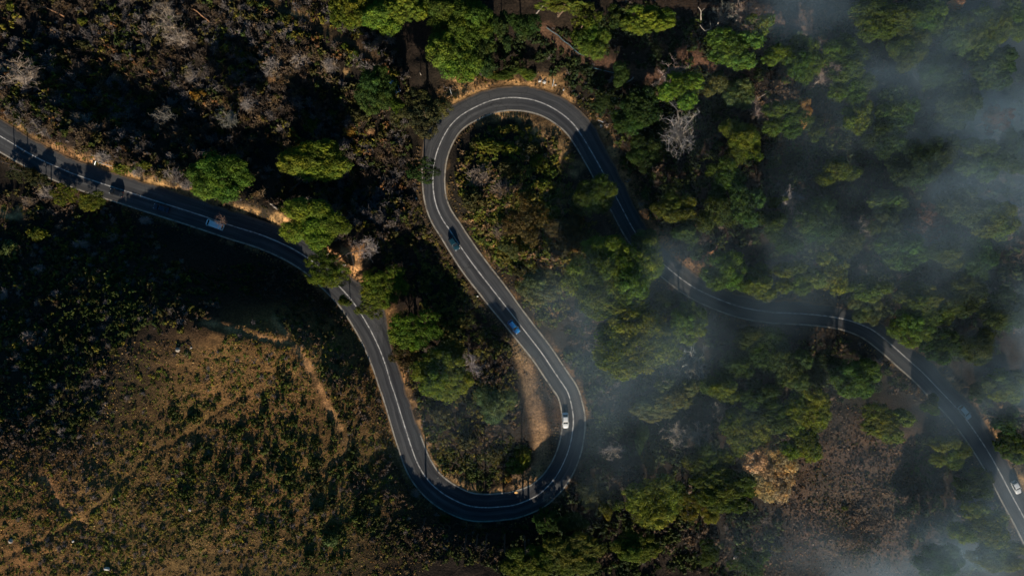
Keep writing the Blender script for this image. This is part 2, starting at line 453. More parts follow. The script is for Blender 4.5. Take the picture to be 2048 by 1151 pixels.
# ------------------------------------------------------------------ road, painted lines, kerbs
def ribbon(name, lo, hi, z, mat, i0=0, i1=None, across=1, drop=0.0, thick=None):
    """a strip following the road between two offsets (m, + is left) given as arrays or numbers"""
    i1 = len(R) if i1 is None else i1
    r = R[i0:i1]; nn = N[i0:i1]; k = len(r)
    lo = lo[i0:i1] if np.ndim(lo) else np.full(k, lo); hi = hi[i0:i1] if np.ndim(hi) else np.full(k, hi)
    cols = []
    for q in range(across + 1):
        o_ = lo + (hi - lo) * q / across
        cols.append(np.stack([r[:, 0] + nn[:, 0] * o_, r[:, 1] + nn[:, 1] * o_, r[:, 2] + z], 1))
    if thick:
        a = cols[0].copy(); a[:, 2] -= thick; e = cols[-1].copy(); e[:, 2] -= thick
        cols = [a] + cols + [e]
    m_ = len(cols); V = np.stack(cols, 1).reshape(-1, 3)
    jj, ii = np.meshgrid(np.arange(k - 1), np.arange(m_ - 1), indexing='ij')
    a0 = (jj * m_ + ii).ravel()
    me = mesh(name, V, np.stack([a0, a0 + m_, a0 + m_ + 1, a0 + 1], 1)[:, ::-1].copy())
    uv = me.uv_layers.new(name="UVMap")
    return me, V, m_, k
wob = (np.array([vnoise(np.array([s]), np.array([0.0]), 3.0, 5)[0] for s in ARC]) - 0.5) * 0.5
wob2 = (np.array([vnoise(np.array([s]), np.array([9.0]), 2.2, 6)[0] for s in ARC]) - 0.5) * 0.35
me, V, m_, k = ribbon("road", -R[:, 4] - wob2, R[:, 3] + wob, 0.0, None, across=8, thick=0.5)
# carry across-the-road metres and distance along the road for the wear pattern
ac = np.zeros((k, m_)); al = np.repeat(ARC[:, None], m_, 1)
for q in range(m_):
    qq = min(max(q - 1, 0), 8) / 8; ac[:, q] = -R[:, 4] + (R[:, 3] + R[:, 4]) * qq
att = me.attributes.new("lane", 'FLOAT_VECTOR', 'POINT')
edge_d = np.minimum(ac + R[:, 4][:, None], R[:, 3][:, None] - ac)
att.data.foreach_set("vector", np.stack([ac.ravel(), al.ravel(), edge_d.ravel()], 1).astype(np.float32).ravel())
m, n, b = new_mat("worn_asphalt")
at = n.nodes.new("ShaderNodeAttribute"); at.attribute_name = "lane"
sx = n.nodes.new("ShaderNodeSeparateXYZ"); n.links.new(at.outputs["Vector"], sx.inputs[0])
ab = n.nodes.new("ShaderNodeMath"); ab.operation = 'ABSOLUTE'; n.links.new(sx.outputs[0], ab.inputs[0])
mr = n.nodes.new("ShaderNodeMapRange"); mr.inputs[1].default_value = 0; mr.inputs[2].default_value = 4.4
n.links.new(ab.outputs[0], mr.inputs[0])
trk = ramp(n, mr.outputs[0], [(0.0, (1.05, 1.05, 1.05)), (0.2, (0.8, 0.8, 0.81)), (0.42, (1.16, 1.15, 1.12)), (0.66, (0.78, 0.78, 0.79)), (0.85, (0.98, 0.96, 0.93)), (1.0, (1.15, 1.08, 1.0))])
mp = n.nodes.new("ShaderNodeVectorMath"); mp.operation = 'MULTIPLY'; mp.inputs[1].default_value = (1.2, 0.06, 1)
n.links.new(at.outputs["Vector"], mp.inputs[0])
st = noise(n, 1.0, 6, 0.65, mp.outputs[0])
rs = ramp(n, st.outputs[0], [(0.34, (0.62, 0.62, 0.64)), (0.66, (1.36, 1.34, 1.3))])
geo = n.nodes.new("ShaderNodeNewGeometry")
gn = noise(n, 0.12, 5, 0.6, geo.outputs["Position"]); rg = ramp(n, gn.outputs[0], [(0.3, (0.8, 0.8, 0.82)), (0.7, (1.2, 1.18, 1.15))])
gf = noise(n, 9, 3, 0.7, geo.outputs["Position"]); rf = ramp(n, gf.outputs[0], [(0.3, (0.8, 0.8, 0.8)), (0.7, (1.2, 1.2, 1.2))])
cx = mix(n, trk.outputs[0], rs.outputs[0], 1, 'MULTIPLY'); cx = mix(n, cx, rg.outputs[0], 1, 'MULTIPLY'); cx = mix(n, cx, rf.outputs[0], 1, 'MULTIPLY')
cx = mix(n, cx, (0.071, 0.075, 0.081), 1, 'MULTIPLY')
# fine cracks and tar repairs
vo = n.nodes.new("ShaderNodeTexVoronoi"); vo.feature = 'DISTANCE_TO_EDGE'; vo.inputs["Scale"].default_value = 0.33
wrp = noise(n, 0.8, 3, 0.6, geo.outputs["Position"]); wa = n.nodes.new("ShaderNodeVectorMath"); wa.operation = 'ADD'
n.links.new(geo.outputs["Position"], wa.inputs[0]); n.links.new(wrp.outputs["Color"], wa.inputs[1]); n.links.new(wa.outputs[0], vo.inputs["Vector"])
rc = ramp(n, vo.outputs["Distance"], [(0.0, (0.6, 0.6, 0.6)), (0.03, (1, 1, 1))])
rk = ramp(n, gn.outputs[0], [(0.5, (0, 0, 0)), (0.56, (1, 1, 1))])
cx = mix(n, cx, mix(n, (1, 1, 1), rc.outputs[0], rk.outputs[0]), 1, 'MULTIPLY')
pt = noise(n, 0.09, 2, 0.4, mp.outputs[0]); rp_ = ramp(n, pt.outputs[0], [(0.55, (1, 1, 1)), (0.56, (0.68, 0.69, 0.72)), (0.62, (0.68, 0.69, 0.72)), (0.63, (1, 1, 1))])
cx = mix(n, cx, rp_.outputs[0], 1, 'MULTIPLY')
# sand washed in from the verge
en = noise(n, 0.7, 5, 0.7, geo.outputs["Position"])
em = n.nodes.new("ShaderNodeMath"); em.operation = 'MULTIPLY'; em.inputs[1].default_value = 1.9; n.links.new(en.outputs[0], em.inputs[0])
es = n.nodes.new("ShaderNodeMath"); es.operation = 'SUBTRACT'; n.links.new(em.outputs[0], es.inputs[0]); n.links.new(sx.outputs[2], es.inputs[1])
ef = ramp(n, es.outputs[0], [(0.42, (0, 0, 0)), (0.95, (0.8, 0.8, 0.8))])
cx = mix(n, cx, (0.2, 0.13, 0.075), ef.outputs[0])
n.links.new(cx, b.inputs["Base Color"]); b.inputs["Roughness"].default_value = 0.82
b.inputs["Specular IOR Level"].default_value = 0.3
road = obj("road", me, m); tag(road, kind="structure")
def near_i(px, py):
    x, y = W(px, py, 3); return int(((R[:, 0] - x) ** 2 + (R[:, 1] - y) ** 2).argmin())
me, *_ = ribbon("centre_line", -0.15, 0.15, 0.006, None)
# worn paint: the asphalt shows through in places
m, n, b = new_mat("worn_line_paint")
geo = n.nodes.new("ShaderNodeNewGeometry"); t1 = noise(n, 1.1, 6, 0.7, geo.outputs["Position"])
r = ramp(n, t1.outputs[0], [(0.38, (0.13, 0.13, 0.13)), (0.5, (0.5, 0.49, 0.47)), (0.68, (0.76, 0.75, 0.72))])
n.links.new(r.outputs[0], b.inputs["Base Color"]); b.inputs["Roughness"].default_value = 0.7
M["line"] = m
tag(obj("centre_line", me, M["line"], road), "white painted line along the middle of the road")
iA, iB = near_i(870, 330), near_i(819, 880)
er = -R[:, 4] + 0.22
me, *_ = ribbon("edge_line", er - 0.19, er + 0.19, 0.006, None)
m, n, b = new_mat("faded_edge_paint")
geo = n.nodes.new("ShaderNodeNewGeometry"); t1 = noise(n, 0.5, 6, 0.75, geo.outputs["Position"])
r = ramp(n, t1.outputs[0], [(0.36, (0.1, 0.095, 0.085)), (0.5, (0.36, 0.33, 0.27)), (0.7, (0.5, 0.46, 0.38))])
n.links.new(r.outputs[0], b.inputs["Base Color"]); b.inputs["Roughness"].default_value = 0.75
M["edge"] = m
tag(obj("edge_line", me, m, road), "cream edge line on the south and inner side of the road")
el = R[:, 3] - 0.22
me, *_ = ribbon("edge_line", el - 0.19, el + 0.19, 0.006, None, i0=iB, i1=iA)
tag(obj("edge_line", me, m, road), "cream edge line round the inside of the lower bend")

# ------------------------------------------------------------------ foliage building blocks
def rdir(n_, g, up=0.0):
    v = g.normal(size=(n_, 3)); v[:, 2] += up
    return v / np.linalg.norm(v, axis=1)[:, None]
def quads(P, D, size, g, asp=1.0):
    """leaf-sized quads at P facing D"""
    n_ = len(P); r = g.normal(size=(n_, 3))
    U = np.cross(D, r); U /= np.linalg.norm(U, axis=1)[:, None]
    Vv = np.cross(D, U)
    s_ = (size if np.ndim(size) else np.full(n_, size))[:, None]
    a = P - U * s_ - Vv * s_ * asp; b_ = P + U * s_ - Vv * s_ * asp * 0.6; c_ = P + U * s_ * 0.6 + Vv * s_ * asp; d = P - U * s_ + Vv * s_ * asp * 0.8
    V = np.stack([a, b_, c_, d], 1).reshape(-1, 3)
    return V, np.arange(n_ * 4).reshape(-1, 4)
def join(parts):
    Vs, Fs, Ts, o_ = [], [], [], 0
    for V, F, t in parts:
        Vs.append(V); Fs.append(F + o_); Ts.append(t); o_ += len(V)
    return np.concatenate(Vs), np.concatenate(Fs), np.concatenate(Ts)

def leaf_dome(g, c, rad, flat, nclump, nleaf, leaf, crad, under=0.25):
    """clumps of leaves set over a flattened dome; returns V, F, tint"""
    d = rdir(nclump, g, 0.55)
    d[:, 2] = np.maximum(d[:, 2], -under)
    cp = c + d * np.array([rad, rad, rad * flat]) * g.uniform(0.72, 1.05, (nclump, 1))
    cr = crad * g.uniform(0.7, 1.35, nclump)
    lum = g.uniform(0.62, 1.35, nclump); warm = g.uniform(-0.12, 0.16, nclump)
    e = rdir(nclump * nleaf, g, 0.35)
    base = np.repeat(cp, nleaf, 0); rr = np.repeat(cr, nleaf)
    P = base + e * rr[:, None] * np.array([1, 1, 0.8]) * g.uniform(0.65, 1.1, (len(e), 1))
    D = e + g.normal(size=e.shape) * 0.3; D /= np.linalg.norm(D, axis=1)[:, None]
    V, F = quads(P, D, leaf * g.uniform(0.6, 1.4, len(P)), g)
    L = np.repeat(lum, nleaf) * g.uniform(0.8, 1.2, len(P)); wv = np.repeat(warm, nleaf)
    t = np.stack([L * (1 + wv * 1.6), L * (1 + wv * 0.5), L * (1 - wv)], 1)
    return V, F, np.clip(t, 0.05, 2.5)

def tube(p0, p1, r0, r1, k=5):
    p0 = np.array(p0, float); p1 = np.array(p1, float); d = p1 - p0; L = np.linalg.norm(d)
    if L < 1e-6: d = np.array([0, 0, 1.0]); L = 1
    d = d / L; a = np.cross(d, [0.31, 0.77, 0.55]); a /= np.linalg.norm(a); b_ = np.cross(d, a)
    an = np.arange(k) * 2 * math.pi / k
    ring = np.cos(an)[:, None] * a + np.sin(an)[:, None] * b_
    V = np.concatenate([p0 + ring * r0, p1 + ring * r1]); i = np.arange(k); j = (i + 1) % k
    return V, np.stack([i, j, j + k, i + k], 1), np.ones(k) * 1.0
def limb(g, p0, p1, r0, r1, n_=4, bend=0.08, k=5):
    p0 = np.array(p0, float); p1 = np.array(p1, float); L = np.linalg.norm(p1 - p0)
    pts_ = [p0 + (p1 - p0) * t + (g.normal(size=3) * bend * L * math.sin(math.pi * t)) for t in np.linspace(0, 1, n_ + 1)]
    rs_ = np.linspace(r0, r1, n_ + 1)
    return [tube(pts_[i], pts_[i + 1], rs_[i], rs_[i + 1], k) for i in range(n_)], pts_

CR, CH = 7.0, 11.0     # a pine is modelled 7 m in crown radius and 11 m tall, then scaled to its place
def make_pine(seed, nsub, gap=0.0, dense=1.0):
    g = np.random.default_rng(seed)
    coarse = g.uniform(0.72, 1.25)
    subs = []
    if nsub == 1: subs = [(0, 0, 1.0)]
    else:
        subs.append((g.uniform(-.15, .15), g.uniform(-.15, .15), g.uniform(0.42, 0.55)))
        a = g.uniform(0, 6.28)
        for i in range(nsub - 1):
            a += 2 * math.pi / (nsub - 1) * g.uniform(0.75, 1.25)
            r = g.uniform(0.48, 0.66); subs.append((r * math.cos(a), r * math.sin(a), g.uniform(0.3, 0.46)))
    parts, tr = [], []
    for i in range(6):
        t0, t1 = i / 6, (i + 1) / 6
    fork = np.array([g.uniform(-.5, .5), g.uniform(-.5, .5), 5.2])
    l, _ = limb(g, (0, 0, -0.6), fork, 0.38, 0.27, 5, 0.03, 7); tr += l
    for sxx, syy, sr in subs:
        c_ = np.array([sxx * CR, syy * CR, 8.6 + g.uniform(-.6, .6) - 0.9 * (sxx ** 2 + syy ** 2)])
        rad = sr * CR
        nc = int(66 * dense * (rad / 3) ** 1.6 / coarse ** 1.3) + 10
        V, F, t = leaf_dome(g, c_, rad, g.uniform(0.5, 0.72), nc, int(74 * coarse), 0.115, 0.84 * coarse)
        t = t * g.uniform(0.8, 1.22) * np.array([g.uniform(0.88, 1.15), 1, g.uniform(0.9, 1.15)])
        keep = g.uniform(size=len(F)) > gap
        parts.append((V, F[keep], t[keep]))
        l, p_ = limb(g, fork, c_ - np.array([0, 0, 0.2]), 0.17, 0.07, 4, 0.06, 5); tr += l
        for q in range(4):
            e = c_ + np.array([*(g.normal(size=2) * rad * 0.5), g.uniform(0, rad * 0.3)])
            l, _ = limb(g, p_[2 + q % 2], e, 0.07, 0.025, 2, 0.05, 4); tr += l
    V, F, t = join(parts)
    sc = np.array([1 / CR, 1 / CR, 1 / CH])
    crown = mesh("crown", V * sc, F, t)
    Vt, Ft, tt = join(tr)
    trunk = mesh("trunk", Vt * sc, Ft, smooth=True)
    crown.materials.append(M["leaf"]); trunk.materials.append(M["bark"])
    return crown, trunk
PINES = [make_pine(100 + i, ns, gp, dn) for i, (ns, gp, dn) in enumerate(
    [(7, 0, 1.0), (6, 0, 1.0), (8, 0, 1.0), (5, 0, 1.05), (6, 0, 1.0), (7, 0.0, 0.9), (4, 0, 1.05), (9, 0.1, 0.8)])]
SPARSE = [make_pine(150 + i, ns, 0.25, 0.5) for i, ns in enumerate([6, 7, 5])]
SMALL = [make_pine(170 + i, ns, 0, 1.1) for i, ns in enumerate([3, 4])]

def make_bare(seed, trunk_h=3.5, height=9.0, rad=4.5, nl=8, dens=1.0):
    """leafless tree: trunk with limbs, and a haze of fine branches"""
    g = np.random.default_rng(seed); tr, tw = [], []
    top = np.array([g.uniform(-.3, .3), g.uniform(-.3, .3), trunk_h])
    l, _ = limb(g, (0, 0, -0.5), top, 0.24, 0.16, 3, 0.04, 6); tr += l
    for i in range(nl):
        a = 2 * math.pi * i / nl + g.uniform(-.4, .4); rr = rad * g.uniform(0.35, 0.75)
        e = np.array([rr * math.cos(a), rr * math.sin(a), height * g.uniform(0.7, 0.95)])
        l, p_ = limb(g, top * g.uniform(0.75, 1), e, 0.11, 0.045, 4, 0.08, 4); tr += l
        for j in range(int(6 * dens)):
            q = p_[g.integers(1, 5)]
            e2 = q + rdir(1, g, 0.5)[0] * rad * g.uniform(0.25, 0.5)
            l, p2 = limb(g, q, e2, 0.045, 0.02, 2, 0.1, 3); tw += l
            for m2 in range(9):
                s0 = p2[g.integers(0, 3)]; e3 = s0 + rdir(1, g, 0.35)[0] * g.uniform(0.5, 1.3)
                tw.append(tube(s0, e3, 0.024, 0.010, 3))
                for m3 in range(2):
                    s1 = s0 + (e3 - s0) * g.uniform(0.3, 0.9)
                    tw.append(tube(s1, s1 + rdir(1, g, 0.3)[0] * g.uniform(0.3, 0.7), 0.016, 0.008, 3))
    sc = np.array([1 / rad, 1 / rad, 1 / height])
    V, F, t = join(tr); trunk = mesh("trunk", V * sc, F); trunk.materials.append(M["deadwood"])
    V, F, t = join(tw); tt = np.random.default_rng(seed).uniform(0.7, 1.3, len(F))
    br = mesh("branches", V * sc, F, tt); br.materials.append(M["twig"])
    return br, trunk
BARE = [make_bare(200), make_bare(201, 3, 8, 4.2, 9, 1.2), make_bare(202, 4, 9, 4.8, 7)]

def twig_bush(seed, n_=260, w=0.022):
    """leafless shrub of unit radius"""
    g = np.random.default_rng(seed); parts = []
    d = rdir(n_, g, 0.5); d[:, 2] = np.abs(d[:, 2]) * 0.8 + 0.05
    for i in range(n_ // 5):
        p = d[i] * g.uniform(0.7, 1.0); parts.append(tube((0, 0, 0), p * 0.75, w * 1.3, w * 0.7, 3))
        for j in range(5):
            s0 = p * g.uniform(0.3, 0.75); parts.append(tube(s0, s0 + rdir(1, g, 0.5)[0] * g.uniform(0.2, 0.5), w * 0.8, w * 0.35, 3))
    V, F, t = join(parts); V[:, 2] *= 0.8
    return V, F, np.repeat(np.random.default_rng(seed).uniform(0.65, 1.35, (len(F), 1)), 3, 1)
def leaf_bush(seed, nclump=16, nleaf=18, leaf=0.085, crad=0.28):
    g = np.random.default_rng(seed)
    V, F, t = leaf_dome(g, np.array([0, 0, 0.12]), 0.75, 0.75, nclump, nleaf, leaf, crad, 0.0)
    return V, F, t

SHRUB_ME = {}
for i in range(5):
    V, F, t = leaf_bush(300 + i, 38, 26, 0.062, 0.24); SHRUB_ME["leaf", i] = mesh("shrub", V, F, t); SHRUB_ME["leaf", i].materials.append(M["leaf"])
    V, F, t = twig_bush(320 + i, 620, 0.014); SHRUB_ME["twig", i] = mesh("bare_shrub", V, F, t); SHRUB_ME["twig", i].materials.append(M["twig"])

COLS = {"V": (0.125, 0.185, 0.022), "G": (0.092, 0.142, 0.02), "D": (0.05, 0.09, 0.02), "Y": (0.145, 0.17, 0.022), "O": (0.085, 0.085, 0.03), "P": (0.11, 0.16, 0.055),
        "R": (0.68, 0.4, 0.19), "B": (0.19, 0.085, 0.055), "W": (0.30, 0.26, 0.235), "T": (0.20, 0.16, 0.13), "L": (0.30, 0.19, 0.04)}
exec_tables = {}
